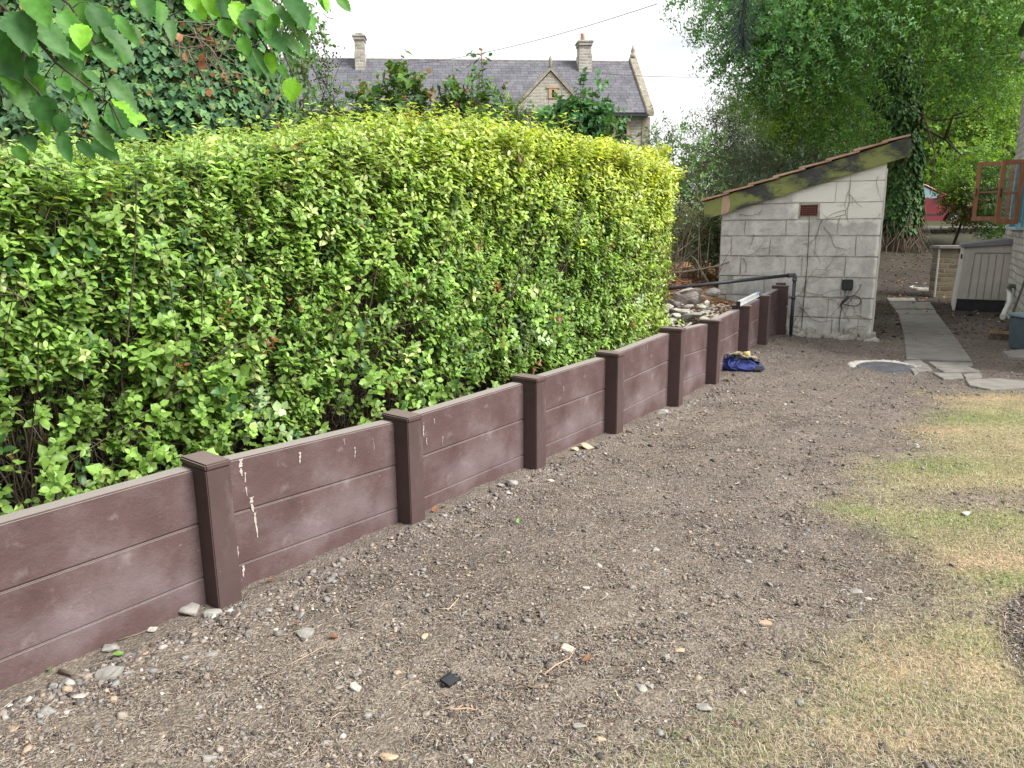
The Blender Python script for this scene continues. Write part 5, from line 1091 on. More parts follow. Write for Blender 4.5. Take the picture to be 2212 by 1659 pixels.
# chimneys
for (pa, pb_, ptop, ycap, lb) in (((769,147),(791,147),77,3,0),((1247,152),(1275,152),89,3,1)):
    xa, _ = fl(pa[0], pa[1], -.5); xb, _ = fl(pb_[0], pb_[1], -.5); _, zt_ = fl(pa[0], ptop, -.5)
    m = MB().box(xa+.03, xb-.03, -.95, -.15, zr-1.2, zt_-.32, .01).box(xa-.0, xb+.0, -1.0, -.10, zr-.9, zr+.25, .02)
    m.box(xa-.02, xb+.02, -1.03, -.07, zt_-.32, zt_-.17, .02).box(xa-.08, xb+.08, -1.08, -.02, zt_-.17, zt_-.06, .03); ch = m.build('chimney', M_HSTONE, far)
    if lb: MB().tube([((xa+xb)/2-.1, -.55, zt_-.08), ((xa+xb)/2-.1, -.55, zt_+.32), ((xa+xb)/2-.1, -.55, zt_+.38)], [.13,.11,.13], 12).build('chimney_pot', M_TILE, ch)
    else: MB().prism([(xa+.02, zt_-.06), (xb-.02, zt_-.06), (xb-.15, zt_+.04), (xa+.15, zt_+.04)], 1, -.95, -.15, .01).build('cap', M_COPE, ch)
# front gable
gx_, gz_ = fl(1189, 153); gw = 2.45
m = MB().prism([(gx_-gw, ze-2.2), (gx_+gw, ze-2.2), (gx_+gw, gz_-gw*1.02), (gx_, gz_-.05), (gx_-gw, gz_-gw*1.02)], 1, yE-.02, yE+.5); gb = m.build('gable', M_HSTONE, far)
m = MB(); 
for sg in (-1, 1):
    m.prism([(gx_, gz_+.02), (gx_+sg*(gw+.08), gz_-gw*1.02-.08), (gx_+sg*(gw+.08), gz_-gw*1.02+.12), (gx_, gz_+.22)][::sg], 1, yE-.10, yE+.6)
m.build('coping', M_COPE, gb)
zg = gz_; back = RUN*(1)  # gable roof running back into the main slope
for sg in (-1, 1):
    m = MB(); A_ = (gx_, yE+.5, zg+.02); B_ = (gx_+sg*gw, yE+.5, zg-gw*1.02+.0); tC = (zg-ze)/(zr-ze)*RUN; 
    va = [m.b.verts.new(q_) for q_ in (A_, B_, (gx_+sg*gw, yE+.4, zg-gw*1.02-.02), (gx_, yE+tC+.1, zg+.02))]
    m.b.faces.new([va[0], va[1], va[3]]); m.build('gable_roof', M_SLATE, gb)
MB().tube([(gx_, yE, gz_+.15), (gx_, yE, gz_+.32), (gx_, yE, gz_+.5), (gx_, yE, gz_+.75)], [.12,.06,.10,.03], 8).build('finial', M_COPE, gb)
a0, z1 = fl(1186, 192); a1, z0 = fl(1203, 213)
w_ = MB().box(a0-.02, a1+.02, yE-.06, yE-.018, z0, z1+.02).box(a0-.14, a1+.14, yE-.08, yE-.0205, z1+.021, z1+.12).build('slit_window', M_OCHRE, gb)
MB().box((a0+a1)/2-.06, (a0+a1)/2+.06, yE-.064, yE-.061, z0+.05, z1-.05).build('pane', M_DARK, w_)
# mullioned windows under the eaves
def window(px0, py0, px1, py1, n=1):
    xa, za = fl(px0, py0, yE+.35); xb, zb = fl(px1, py1, yE+.35); wi = MB().box(xa-.10, xa, yE+.27, yE+.40, zb, za).box(xb, xb+.10, yE+.27, yE+.40, zb, za).box(xa-.15, xb+.15, yE+.24, yE+.40, za+.002, za+.14, .01)
    for k in range(1, n): xm = xa+(xb-xa)*k/n; wi.box(xm-.05, xm+.05, yE+.28, yE+.40, zb, za-.001)
    wi = wi.build('window', M_OCHRE, far); MB().box(xa, xb, yE+.335, yE+.345, zb, za-.01).build('pane', M_DARK, wi)
    f_ = MB(); 
    for k in range(n*2+1): xm = xa+(xb-xa)*k/(n*2); f_.box(xm-.02, xm+.02, yE+.31, yE+.334, zb, za-.012)
    f_.box(xa, xb, yE+.312, yE+.332, (za+zb)/2-.02, (za+zb)/2+.02); f_.build('frame', M_CREAM, wi)
M_CREAM = mat('cream_paint', [(.3,(.42,.36,.27)),(.7,(.52,.46,.36))], 8, 3, .6, 0)
window(1333, 264, 1353, 318, 1); window(1305, 264, 1325, 318, 1); window(1180, 262, 1212, 320, 2); window(905, 256, 965, 318, 3); window(700, 262, 760, 320, 3)

# ------------------------------------------------------------ red car and dry stone wall on the bank
M_RED = mat('red_paint', [(.3,(.17,.003,.009)),(.7,(.21,.004,.012))], 2, 2, .25, 0, spec=.6); M_RED.node_tree.nodes['Principled BSDF'].inputs['Coat Weight'].default_value = .2
M_CGL = mat('car_glass', [(.3,(.10,.16,.19)),(.7,(.20,.30,.34))], 1.5, 2, .08, 0, spec=.8)
M_TYRE = mat('tyre_rubber', [(.3,(.018,.018,.018)),(.7,(.03,.03,.03))], 10, 3, .9, .1)
M_RIM = mat('alloy', [(.3,(.4,.4,.42)),(.7,(.5,.5,.52))], 10, 3, .3, 0, metal=.8)
CY_ = 24.2; cz0 = P(2000, 500, CY_)[2]; cxr = P(2085, 450, CY_)[0]
car = empty('parked_car', (cxr-2.05, CY_, cz0), 0); tag(car, 'shiny dark red hatchback car parked beyond the ivy tree and stone wall', 'car')
# profile in x (front at +x), z
body = [(-2.05,.35),(-2.08,.75),(-2.0,1.0),(-1.55,1.05),(1.05,1.00),(1.75,.88),(2.03,.66),(2.08,.40),(2.0,.28),(1.75,.25),(1.7,.45),(1.55,.62),(1.3,.66),(1.05,.60),(.92,.40),(.9,.24),(-.9,.24),(-.95,.42),(-1.1,.60),(-1.32,.66),(-1.55,.60),(-1.68,.42),(-1.7,.28)]
m = MB(); m.prism(body, 1, -.86, .86, .05); m.build('body', M_RED, car)
cab = [(-1.75,1.0),(-1.35,1.42),(-.9,1.50),(-.1,1.50),(.35,1.40),(1.15,.98)]
def cabin(m, ins, z1=0, sc=1):
    A_ = []; 
    for side in (-1, 1):
        A_.append([m.b.verts.new((x_*sc, side*(.80-ins-.20*max(0, z_-1.)/.5), z_+z1)) for x_, z_ in cab])
    n_ = len(cab); m.b.faces.new(A_[0]); m.b.faces.new(A_[1][::-1])
    for k in range(n_): m.b.faces.new([A_[0][k], A_[1][k], A_[1][(k+1) % n_], A_[0][(k+1) % n_]])
    bmesh.ops.recalc_face_normals(m.b, faces=m.b.faces[:])
m = MB(); cabin(m, .02); m.build('windows', M_CGL, car)
m = MB()
for side in (-1, 1):
    yy = lambda z_: side*(.795-.20*max(0, z_-1.)/.5)
    pts = [(x_, yy(z_), z_+.005) for x_, z_ in cab]; m.tube(pts, .035, 6)
    m.tube([(-.15, yy(1.0), 1.0), (-.2, yy(1.5), 1.5)], .035, 6); m.tube([(-1.05, yy(1.0), 1.0), (-1.1, yy(1.46), 1.46)], .05, 6)
m.b.verts.ensure_lookup_table(); va = [m.b.verts.new(q_) for q_ in ((-1.35,-.62,1.44),(-.1,-.6,1.53),(-.1,.6,1.53),(-1.35,.62,1.44))]; m.b.faces.new(va)
m.box(-1.3, .1, -.58, .58, 1.48, 1.535, .03); m.build('roof', M_RED, car)
for wx in (-1.32, 1.3):
    for sy in (-.78, .78):
        wv = MB().tube([(wx, sy-.09, .31), (wx, sy+.09, .31)], .31, 24).build('wheel', M_TYRE, car); MB().tube([(wx, sy-.1, .31), (wx, sy+.1, .31)], .19, 20).build('rim', M_RIM, wv)
MB().box(-.1, -.08, -.868, -.861, .32, 1.0).box(.88, .9, -.868, -.861, .5, 1.0).box(-.9, .88, -.875, -.862, .50, .54).build('door_trim', M_BLK, car)
MB().box(.62, .80, -.98, -.84, .98, 1.10, .02).build('mirror', M_RED, car); MB().box(1.72, 2.05, -.8, -.55, .66, .80, .03).build('headlight', M_CGL, car)
# dry stone wall
M_DRY = mat('dry_stone', [(.25,(.09,.085,.075)),(.5,(.17,.16,.145)),(.8,(.27,.26,.235))], 7, 8, .95, .8, 25, .02, .1)
wl = P(1860, 500, 20.8); wr = P(2330, 500, 20.8); drys = empty('dry_stone_wall', (wl[0], 20.8, 1.0)); tag(drys, 'rough dark dry stone wall with flat cap stones below the red car', 'stone wall')
m = MB(); mc = MB(); rr = random.Random(6); Lw = wr[0]-wl[0]; zz = -.25
topz = P(2000, 487, 20.8)[2]-1.0
while zz < topz-.1:
    h = rr.uniform(.07, .13); x_ = -.1
    while x_ < Lw: lw_ = rr.uniform(.15, .45); m.box(x_, x_+lw_-.015, rr.uniform(-.05, .03), .4, zz, zz+h-.012, .015); x_ += lw_
    zz += h
x_ = -.2
while x_ < Lw: lw_ = rr.uniform(.4, .9); mc.box(x_, x_+lw_-.02, rr.uniform(-.14, -.06), .5, zz, zz+rr.uniform(.05, .09), .015); x_ += lw_
m.jitter(.02, 4, 1).build('stones', M_DRY, drys); mc.jitter(.02, 3, 2).build('cap_stones', M_ROCKG, drys)

# ------------------------------------------------------------ trees and shrubs
M_LEAFT = leaf_mat('tree_leaf', .5, .38, .35); M_LEAFI = leaf_mat('ivy_leaf', .6, .15, .3, (1,1,.6)); M_NEED = leaf_mat('needle', .5, .1, .3, (1,1,1))
M_BARK = mat('bark', [(.3,(.07,.055,.04)),(.7,(.17,.14,.105))], 8, 7, .95, .9, 25, .02, stretch=(1,1,.3))
M_BRAN = mat('branch_bark', [(.3,(.035,.028,.02)),(.7,(.09,.075,.055))], 14, 4, .9, .3)
def lobes_tree(name, label, cat, base, lobes, pal, T, ll, K, Lsp, dens, group=None, droop=.15, limbs=True, trunk_r=.12, stem_r=.003, extra=None, whorl=2, shell=.5):
    """lobes: (x,y,z,rx,ry,rz[,palette]); leaf sprigs over and inside each lobe, limbs running to it"""
    t = empty(name, tuple(base)); tag(t, label, cat, group); Pp = []; Ss = []
    for lb in lobes:
        c = np.array(lb[:3]); R_ = np.array(lb[3:6]); pl = lb[6] if len(lb) > 6 else pal
        area = 4*np.pi*((R_[0]*R_[1])**1.6/3+(R_[0]*R_[2])**1.6/3+(R_[1]*R_[2])**1.6/3)**(1/1.6); n = int(area*dens)
        d = rvec(n); nz = vn(d[:, 0], d[:, 1], d[:, 2], 2.6, int(abs(c[0]*31+c[2]*17)) % 97, 3); k = rng.random(n) < np.clip(nz*2.6-.55, .05, 1); d, nz = d[k], nz[k]; n = len(d)
        rr_ = (1-shell*rng.random(n)**1.6)*(.82+.4*nz); o_ = c+d*R_*rr_[:, None]
        ax = norm(d*.8+np.array([0, 0, .25-droop])+rvec(n)*.5)
        V, Fc, cc, SV, SF = sprigs(T, o_, ax, np.full(n, Lsp)*rng.uniform(.6, 1.3, n), K, np.full(n, ll), pl, stem_r=stem_r, curl=-droop, whorl=whorl); Pp.append((V, Fc, cc)); Ss.append((SV, SF))
    V, Fc, cc = merge(Pp); B = np.array(base); npobj('crown', V-B, Fc, M_LEAFT if name != 'ivy' else M_LEAFI, t, cols=cc)
    if limbs:
        m = MB(); tops = max(lobes, key=lambda q: q[2])
        hub = B+(np.array(tops[:3])-B)*.45; m.tube([B-B, (hub-B)*.5+np.array([.02, 0, 0]), hub-B], [trunk_r, trunk_r*.8, trunk_r*.65], 12)
        r_ = random.Random(len(lobes))
        for lb in lobes:
            c = np.array(lb[:3]); R_ = np.array(lb[3:6])
            mid = (hub+c)/2+np.array([r_.uniform(-.2, .2), r_.uniform(-.2, .2), .15])*R_[2]; m.tube([hub-B, mid-B, c-B], [trunk_r*.5, trunk_r*.3, trunk_r*.16], 7)
            for _ in range(6):
                e_ = c+np.array([r_.uniform(-.8, .8), r_.uniform(-.8, .8), r_.uniform(-.7, .7)])*R_; m.tube([c-B, (c+e_)/2-B+np.array([0, 0, .1])*R_[2], e_-B], [trunk_r*.14, trunk_r*.09, trunk_r*.04], 5, cap=False)
        m.build('trunk', M_BRAN, t)
    V, Fc, _ = merge(Ss); npobj('twigs', V-B, Fc, M_TWIG, t)
    return t
def LB(px, py, Y, r, rz=None, ry=None, pal=None):
    """lobe centred where that direction meets depth Y; r in metres"""
    p_ = P(px, py, Y); q = [*p_, r, ry or r, rz or r]; return tuple(q+([pal] if pal else []))
PA = palette([(.12,.28,.06),(.16,.36,.07),(.08,.20,.07),(.25,.45,.08)], [.35,.35,.15,.15])
PAL = palette([(.18,.36,.045),(.27,.46,.05),(.10,.24,.045)], [.45,.35,.2])
PAB = palette([(.12,.30,.09),(.16,.37,.12),(.09,.24,.08)], [.5,.3,.2])
# big ash tree with ivy-clad trunk
aB = P(1937, 535, 19.); aB[2] = gz1(aB[0], aB[1])-.1
ash = [LB(1640,45,15.5,1.15,.9,pal=PAB),LB(1600,110,16.,.75,.6,pal=PAB),LB(1700,95,15,1.25,1.0,pal=PAB),LB(1790,40,15,1.4,1.0,pal=PAB),LB(1840,50,16,1.0,.9),LB(1640,190,16.5,.75,.5),LB(1700,215,16.5,.9,.7,pal=PAL),
       LB(1770,175,16,1.15,.9),LB(1790,260,16.5,.95,.65),LB(1700,285,17,.6,.5,pal=PAL),LB(1835,200,17.5,.8,.8),LB(1840,290,18,.7,.5),LB(1960,-70,15,1.3,.8),LB(2105,60,14.5,1.3,1.0),LB(2140,30,15,1.2,1.0),LB(2085,160,17,.95,.8),LB(2120,130,17,1.2,1.),LB(1730,-30,15,1.5,1.),LB(1900,-40,16,1.8,1.2),LB(2100,-60,16,1.9,1.2),LB(1600,-20,16,1.3,.9,pal=PAB),
       LB(1980,-140,17,2.4,1.6),LB(1700,-160,17,2.4,1.6),LB(2160,200,18,.9,.9,pal=PAL)]
ashT = lobes_tree('ash_tree', 'large ash tree with feathery drooping leaves and ivy covered trunk behind the shed', 'tree', aB, ash, PA, T_OVAL, .085, 4, .28, 50, trunk_r=.30, stem_r=.002, droop=.3, shell=.9, limbs=False)
# its trunk and dark limbs
tk = P(1937, 300, 19.)-aB; tk2 = P(1930, 30, 18.8)-aB
m = MB(); m.tube([(0,0,-.3),(0,0,.4),tk*.6,tk,tk2,tk2*1.35], [.46,.36,.33,.31,.26,.2], 14)
for pts in ([(1935,330,19),(1860,300,18.6),(1790,310,18)],[(1930,160,19),(1870,165,18.5),(1810,195,18)],[(1935,110,19),(1985,60,18),(2060,40,17),(2140,20,16)],[(1955,200,19),(2010,160,18),(2090,130,17),(2160,170,16.5)],[(1960,300,19),(1995,250,18),(2020,330,17.5),(2010,420,17.5)],[(1950,230,19),(2020,260,18),(2090,250,17.5),(2160,200,17)],[(1960,260,19),(2040,300,18.4),(2080,340,18)],[(2040,300,18.4),(2060,250,18),(2120,230,17.6)],[(1935,100,19),(1870,60,17),(1790,80,16)],[(1955,60,19),(2010,30,18),(2040,0,17)],[(1990,180,18.5),(2060,190,18),(2130,260,17.6)]):
    q = [P(*p_)-aB for p_ in pts]; m.tube(q, [.045, .028, .014, .006][:len(q)], 8)
m.jitter(.03, 2, 5); m.build('limbs', M_BARK, ashT)
def ivy_cover(parent, base, path, rad_, n, ll, pal, T=T_IVY):
    path = np.array(path); t_ = rng.random(n)*(len(path)-1); i_ = np.clip(t_.astype(int), 0, len(path)-2); f_ = (t_-i_)[:, None]; c = path[i_]*(1-f_)+path[i_+1]*f_
    th = rng.uniform(0, 2*np.pi, n); d = np.stack([np.cos(th), np.sin(th), rng.normal(0, .15, n)], 1); lum = vn(c[:, 0]+d[:, 0]*.5, c[:, 1]+d[:, 1]*.5, c[:, 2], 2.2, 19, 3)
    rr_ = np.interp(t_, np.arange(len(path)), rad_)*(.72+.62*lum)*(1-.25*rng.random(n)**2); o_ = c+d*rr_[:, None]
    down = norm(np.array([0, 0, -1.])+d*.55+rvec(n)*.45); nr = norm(d+np.array([0, 0, .35])+rvec(n)*.35)
    V, Fc = leafmesh(T, o_, down, nr, ll*rng.uniform(.6, 1.25, n)); cc = np.repeat(pal(o_, np.arange(n), np.zeros(n)), len(T[0]), 0)
    return npobj('ivy', V-np.array(base), Fc, M_LEAFI, parent, cols=cc)
PIV = palette([(.05,.12,.04),(.07,.17,.05),(.11,.22,.055),(.16,.15,.03)], [.4,.35,.2,.05])
pth = [P(1940,500,19),P(1938,420,19),P(1938,330,18.95),P(1935,200,18.95),P(1930,60,18.9),P(1930,-60,18.8)]; ivy_cover(ashT, aB, pth, [.42,.50,.54,.52,.48,.42], 12000, .105, PIV)
# ivy stems and brown tangle at the foot
m = MB(); rr = random.Random(12)
for k in range(70):
    a_ = rr.uniform(math.pi, 2*math.pi); r0 = .42; q = [np.array([r0*math.cos(a_), r0*math.sin(a_), rr.uniform(.3, 1.3)])]
    for j in range(4): q.append(q[-1]+np.array([rr.gauss(.02*math.cos(a_), .09), -abs(rr.gauss(.02, .05)), -rr.uniform(.12, .3)]))
    m.tube(q, [.014,.012,.010,.008,.006], 5)
m.build('ivy_roots', M_DEAD, ashT)

# trees and bushes beyond
PY = palette([(.22,.36,.03),(.15,.30,.03),(.10,.21,.03)], [.4,.4,.2]); PG = palette([(.06,.15,.03),(.09,.21,.035),(.045,.11,.03)], [.4,.3,.3])
PGR = palette([(.15,.20,.12),(.20,.26,.16),(.10,.15,.09),(.13,.17,.13)], [.3,.25,.25,.2]); PDK = palette([(.035,.085,.045),(.05,.115,.055),(.07,.14,.06)], [.45,.35,.2])
def gb(px, Y): x_ = P(px, 500, Y)[0]; return np.array([x_, Y, gz1(x_, Y)-.05])
lobes_tree('maple_tree', 'bright yellow green tree behind the cottage window, right of the ivy trunk', 'tree', gb(2100, 27), [LB(2030,330,26,1.5,1.3),LB(2110,300,26.5,1.7,1.4),LB(2020,210,26.5,1.6,1.3),LB(2130,200,27,1.7,1.4),LB(2060,120,27,1.7,1.3),LB(2150,90,27,1.9,1.5),LB(2190,330,26,1.5,1.3),LB(1995,130,27.5,1.6,1.4)], PY, T_ROUND, .15, 3, .35, 16, trunk_r=.22, group='trees beyond the stone wall')
lobes_tree('maple_tree', 'mid green tree filling the gap between shed roof and ivy trunk', 'tree', gb(1830, 29), [LB(1850,330,27,1.8,1.5),LB(1780,290,28,1.9,1.6),LB(1840,200,28,2.,1.7),LB(1760,180,29,1.9,1.6),LB(1860,90,28,2.1,1.7),LB(1760,70,29,2.,1.7)], PG, T_ROUND, .16, 3, .35, 13, trunk_r=.25, group='trees beyond the stone wall')
lobes_tree('maple_tree', 'darker tree far right beyond the red car', 'tree', gb(2080, 33), [LB(2000,380,32,2.2,1.8),LB(2090,400,31,2.,1.6),LB(2170,420,30,1.9,1.7),LB(2060,280,33,2.4,2.),LB(2180,260,33,2.6,2.),LB(2230,380,30,2.,1.8),LB(1960,330,33,2.2,2.),LB(2100,-20,34,3.5,2.5),LB(1950,60,35,3.2,2.6)], PG, T_ROUND, .19, 3, .4, 9, trunk_r=.28, group='trees beyond the stone wall')
lobes_tree('willow_tree', 'grey green feathery tree left of the ash, against the sky', 'tree', gb(1640, 23), [LB(1600,230,22,.75,.6),LB(1570,290,22,.9,.8),LB(1640,260,22.5,1.0,.9),LB(1690,240,23,.9,.8),LB(1620,340,22,1.2,.9),LB(1700,330,22.5,1.2,.9),LB(1555,350,21.5,.7,.7),LB(1760,340,23,1.2,1.)], PGR, T_LANCE, .14, 5, .38, 34, trunk_r=.08, stem_r=.0012, droop=.1, shell=.8)
lobes_tree('yew_bush', 'dark evergreen bush low behind the shed roof', 'bush', gb(1600, 16), [LB(1530,410,15.5,.75,.6),LB(1600,395,16,.95,.75),LB(1680,370,16.5,.9,.6),LB(1560,450,15.2,.85,.6),LB(1640,440,15.5,.9,.6),LB(1750,390,16.5,.8,.6)], PDK, T_LANCE, .05, 6, .22, 95, trunk_r=.08, droop=.05)
lobes_tree('hazel_bush', 'young pale green bush with loose shoots between the hedge end and the dark evergreen', 'bush', gb(1480, 13), [LB(1490,320,13,.42,.45),LB(1465,370,12.6,.5,.45),LB(1450,290,13.5,.35,.3),LB(1520,350,13,.35,.35),LB(1480,430,12.5,.5,.4),LB(1415,300,14,.4,.35)], palette([(.10,.22,.06),(.15,.28,.08),(.07,.15,.05)], [.4,.3,.3]), T_OVAL, .075, 3, .22, 40, trunk_r=.035, shell=.9)
lobes_tree('garden_shrub', 'rusty brown and green shrub in front of the red car bonnet', 'shrub', gb(2060, 19), [LB(2080,450,19,.45,.42,pal=palette([(.16,.12,.05),(.12,.15,.05),(.22,.15,.07)], [.4,.4,.2])),LB(2110,440,18.8,.6,.5,pal=palette([(.16,.10,.05),(.10,.13,.05),(.07,.12,.03)], [.3,.4,.3])),LB(2080,400,19,.6,.4,pal=PAL),LB(2140,400,19,.7,.6,pal=PG),LB(2120,350,19.5,.8,.5,pal=PAL),LB(2170,470,18.5,.6,.5)], PG, T_OVAL, .09, 3, .2, 100, trunk_r=.04, shell=.8)
lobes_tree('boundary_trees', 'mass of far green trees along the horizon behind the shed', 'trees', gb(1700, 48), [LB(1480,430,44,3.,2.6),LB(1600,420,45,3.6,3.),LB(1720,400,46,4.,3.4),LB(1850,400,46,4.,4.),LB(1980,380,46,4.4,4.2),LB(2120,380,46,4.6,4.4),LB(2260,360,46,5,5),LB(1900,250,47,5.,4.4),LB(2080,220,48,5.,4.8),LB(2220,180,48,5.,5.),LB(1780,250,48,4.,3.6),LB(2000,80,50,5.,4.8),LB(2160,20,50,5.5,5.)], PG, T_ROUND, .38, 3, .8, 2.6, trunk_r=.3, limbs=False)['kind'] = 'stuff'
# bank brush between hedge and shed
PB = palette([(.12,.20,.08),(.17,.22,.12),(.08,.14,.05),(.20,.17,.10)], [.35,.25,.25,.15])
lobes_tree('scrub_bush', 'twiggy half bare scrub between the hedge end and the block shed', 'bush', np.array([2.9, 11.3, .6]), [LB(1475,520,10.6,.32,.4),LB(1520,530,10.9,.30,.4),LB(1440,500,10.2,.35,.4),LB(1500,470,11,.3,.25),LB(1555,545,10.9,.22,.3,pal=PIV),LB(1535,500,11,.22,.25)], PB, T_OVAL, .06, 3, .16, 130, trunk_r=.03, shell=.95)
m = MB(); rr = random.Random(31); B_ = P(1480, 610, 9.9)
for pts in ([(1437,605),(1425,585),(1480,592),(1540,575)],[(1498,560),(1508,590),(1525,600)],):
    pass
q = [P(1530,612,9.7),P(1515,585,9.75),P(1502,560,9.8),P(1493,553,9.8)]; m.tube(q, [.016,.014,.012,.007], 7); m.tube([P(1512,582,9.75),P(1550,575,9.75),P(1585,562,9.9)], [.016,.013,.006], 7)
m.tube([P(1420,590,9.4),P(1470,588,9.6),P(1540,578,9.8),P(1552,570,9.9)], [.014,.012,.010,.008], 7)
for k in range(24):
    px = rr.uniform(1425, 1550); Y_ = rr.uniform(9.4, 10.8); a_ = P(px, 600, Y_); h_ = rr.uniform(.4, 1.1); dx = rr.uniform(-.2, .2)
    m.tube([a_, a_+np.array([dx*.4, 0, h_*.5]), a_+np.array([dx, rr.uniform(-.1, .1), h_])], [.006,.005,.002], 5, cap=False)
o = m.build('dead_branches', M_DEAD, recentre=True); tag(o, 'bare brown sticks and fallen branch on the leaf littered bank left of the shed', 'dead branches')
# leaf litter on the bank
n = 2600; s = rng.uniform(6.3, 9.8, n); wd = rng.uniform(.3, 3., n); k = ~((s > 7.8) & (wd < 1.1)); s, wd = s[k], wd[k]; n = len(s); x, y = sw(s, wd); z = bank_z(s, wd)+.01; x2 = rng.uniform(4.8, 13, 1500); y2 = rng.uniform(10.5, 19, 1500); x = np.concatenate([x, x2]); y = np.concatenate([y, y2]); z = np.concatenate([z, gz(x2, y2)+.01]); n = len(x)
V, Fc = leafmesh(T_ROUND, np.stack([x, y, z], 1), rvec(n)*np.array([1, 1, .3]), norm(rvec(n)*.5+UP), rng.uniform(.035, .07, n))
cc = np.array([(.36,.19,.10),(.27,.14,.07),(.46,.28,.17),(.16,.09,.05)])[rng.integers(0, 4, n)]*rng.uniform(.7, 1.2, (n, 1)); o = npobj('leaf_litter', V, Fc, M_LEAFD, cols=np.repeat(cc, 7, 0)); tag(o, 'brown and orange dead leaves littering the bank beside and beyond the shed', 'leaf litter', kind='stuff')

# climbers and lilac between hedge and house
def shoots(name, label, cat, items, T, ll, pal, K=5, r=.006, sprL=.16, dens=7, lean=.15, group=None):
    """upright wiggly stems with leafy sprigs; items: (px, py_top, Y, leafiness)"""
    b_ = P(items[0][0], 330, items[0][2]); base = np.array([b_[0], b_[1], .6]); t = empty(name, tuple(base)); tag(t, label, cat, group); Pp, Ss = [], []; m = MB()
    for (px, pt, Y_, lf) in items:
        top = P(px, pt, Y_); bot = np.array([top[0]+rng.normal(0, .12), Y_+rng.normal(0, .1), .9]); nk = 8; q = [bot+(top-bot)*k/(nk-1)+np.array([rng.normal(0, lean*.25), rng.normal(0, lean*.25), 0])*(k not in (0, nk-1)) for k in range(nk)]
        m.tube([p_-base for p_ in q], list(np.linspace(r, r*.35, nk)), 5, cap=False); q = np.array(q); n = int((top[2]-1.6)*dens*lf)+4
        tt = rng.uniform(.42, 1, n); i_ = np.clip((tt*(nk-1)).astype(int), 0, nk-2); f_ = (tt*(nk-1)-i_)[:, None]; o_ = q[i_]*(1-f_)+q[i_+1]*f_; ax = norm(rvec(n)+np.array([0, 0, .6])); ax[-1] = (0, 0, 1); ax = norm(ax)
        V, Fc, cc, SV, SF = sprigs(T, o_, ax, np.full(n, sprL)*rng.uniform(.6, 1.2, n), K//2+1, np.full(n, ll), pal, stem_r=.0018, curl=-.1); Pp.append((V, Fc, cc)); Ss.append((SV, SF))
    V, Fc, cc = merge(Pp); npobj('foliage', V-base, Fc, M_LEAFT, t, cols=cc); V, Fc, _ = merge(Ss); npobj('twigs', V-base, Fc, M_TWIG, t); m.build('stems', M_BRAN, t); return t
PLI = palette([(.08,.21,.08),(.12,.28,.11),(.055,.15,.06)], [.4,.35,.25]); PCL = palette([(.09,.20,.06),(.14,.25,.06),(.06,.14,.05),(.22,.15,.07)], [.35,.3,.25,.1])
shoots('lilac_bush', 'lilac with upright leafy shoots behind the right half of the hedge', 'bush', [(1143,245,7.6,1),(1165,255,7.6,1.2),(1185,215,7.8,1),(1200,240,7.7,1.2),(1212,195,7.8,.8),(1228,225,7.8,1.1),(1240,230,7.9,1.1),(1255,200,7.9,1),(1268,158,8,1),(1280,190,8,1),(1292,180,8,1),(1305,210,8.1,1),(1320,215,8.2,.9),(1335,255,8.2,.6),(1175,270,7.5,1.2),(1250,265,7.8,1.3),(1220,262,7.8,1.2)]+[(float(q_), float(np.interp(q_, [1140,1200,1270,1330], [262,236,205,255]))+abs(rng.normal(0, 18)), 7.9, 1.) for q_ in rng.uniform(1140, 1335, 22)], T_HEART, .07, PLI, K=5, sprL=.15, dens=24)
shoots('bindweed_thicket', 'tangled climber thicket with twisted dark stems rising above the hedge middle', 'climber', [(850,150,6.6,1.3),(870,145,6.7,1.3),(885,160,6.7,1.3),(900,170,6.7,1.2),(820,185,6.5,1.2),(800,195,6.5,1),(840,200,6.5,1.2),(780,215,6.4,.9),(930,205,6.8,.9),(950,190,6.8,1),(965,180,6.9,1),(985,195,6.9,.9),(1005,175,7,.9),(1018,165,7,.9),(1040,108,7.1,.35),(1035,170,7.1,.9),(1065,195,7.2,1.1),(1085,200,7.2,1.1),(1105,215,7.3,1.2),(1115,235,7.4,1.2),(1060,240,7.2,1.3),(910,235,6.8,1.2),(865,225,6.6,1.3)], T_HEART, .074, PCL, K=5, sprL=.17, dens=22, lean=.45)
_pr = lambda px: float(np.interp(px, [690,760,820,870,930,1000,1060,1120], [205,215,190,175,215,195,205,225]))
_it = [(float(px), _pr(px)+abs(rng.normal(0, 22))+6, 6.4+.9*(px-690)/430+rng.uniform(-.2, .3), 1.) for px in rng.uniform(690, 1125, 60)]
shoots('mixed_scrub', 'low scrub of small green and reddish leaves just above the hedge top', 'shrub', _it, T_OVAL, .055, PCL, K=5, sprL=.15, dens=24, lean=.3)
shoots('elder_bush', 'elder bush with dark berry clusters at the left end of the slate roof', 'bush', [(690,60,6.2,.6),(655,90,6.1,.9),(670,130,6.1,1),(690,160,6.2,.8),(705,190,6.3,.7),(720,205,6.3,.7),(740,125,6.5,.35),(640,160,6.1,1),(660,200,6.1,1),(700,225,6.2,.9),(750,210,6.4,.6),(640,60,6.,1),(620,110,6,1)], T_OVAL, .07, palette([(.09,.20,.06),(.14,.26,.08),(.07,.14,.05)], [.4,.35,.25]), K=5, sprL=.2, dens=9, lean=.5)
eb = bpy.data.objects.get('elder_bush'); ebl = np.array(eb.location)
m = []; n = 260; cen = np.array([P(px, py, 6.1) for px, py in [(694,105),(698,130),(690,165),(712,188),(684,75),(703,150),(725,122),(668,62)]]); o_ = cen[rng.integers(0, len(cen), n)]+rng.normal(0, .035, (n, 3))
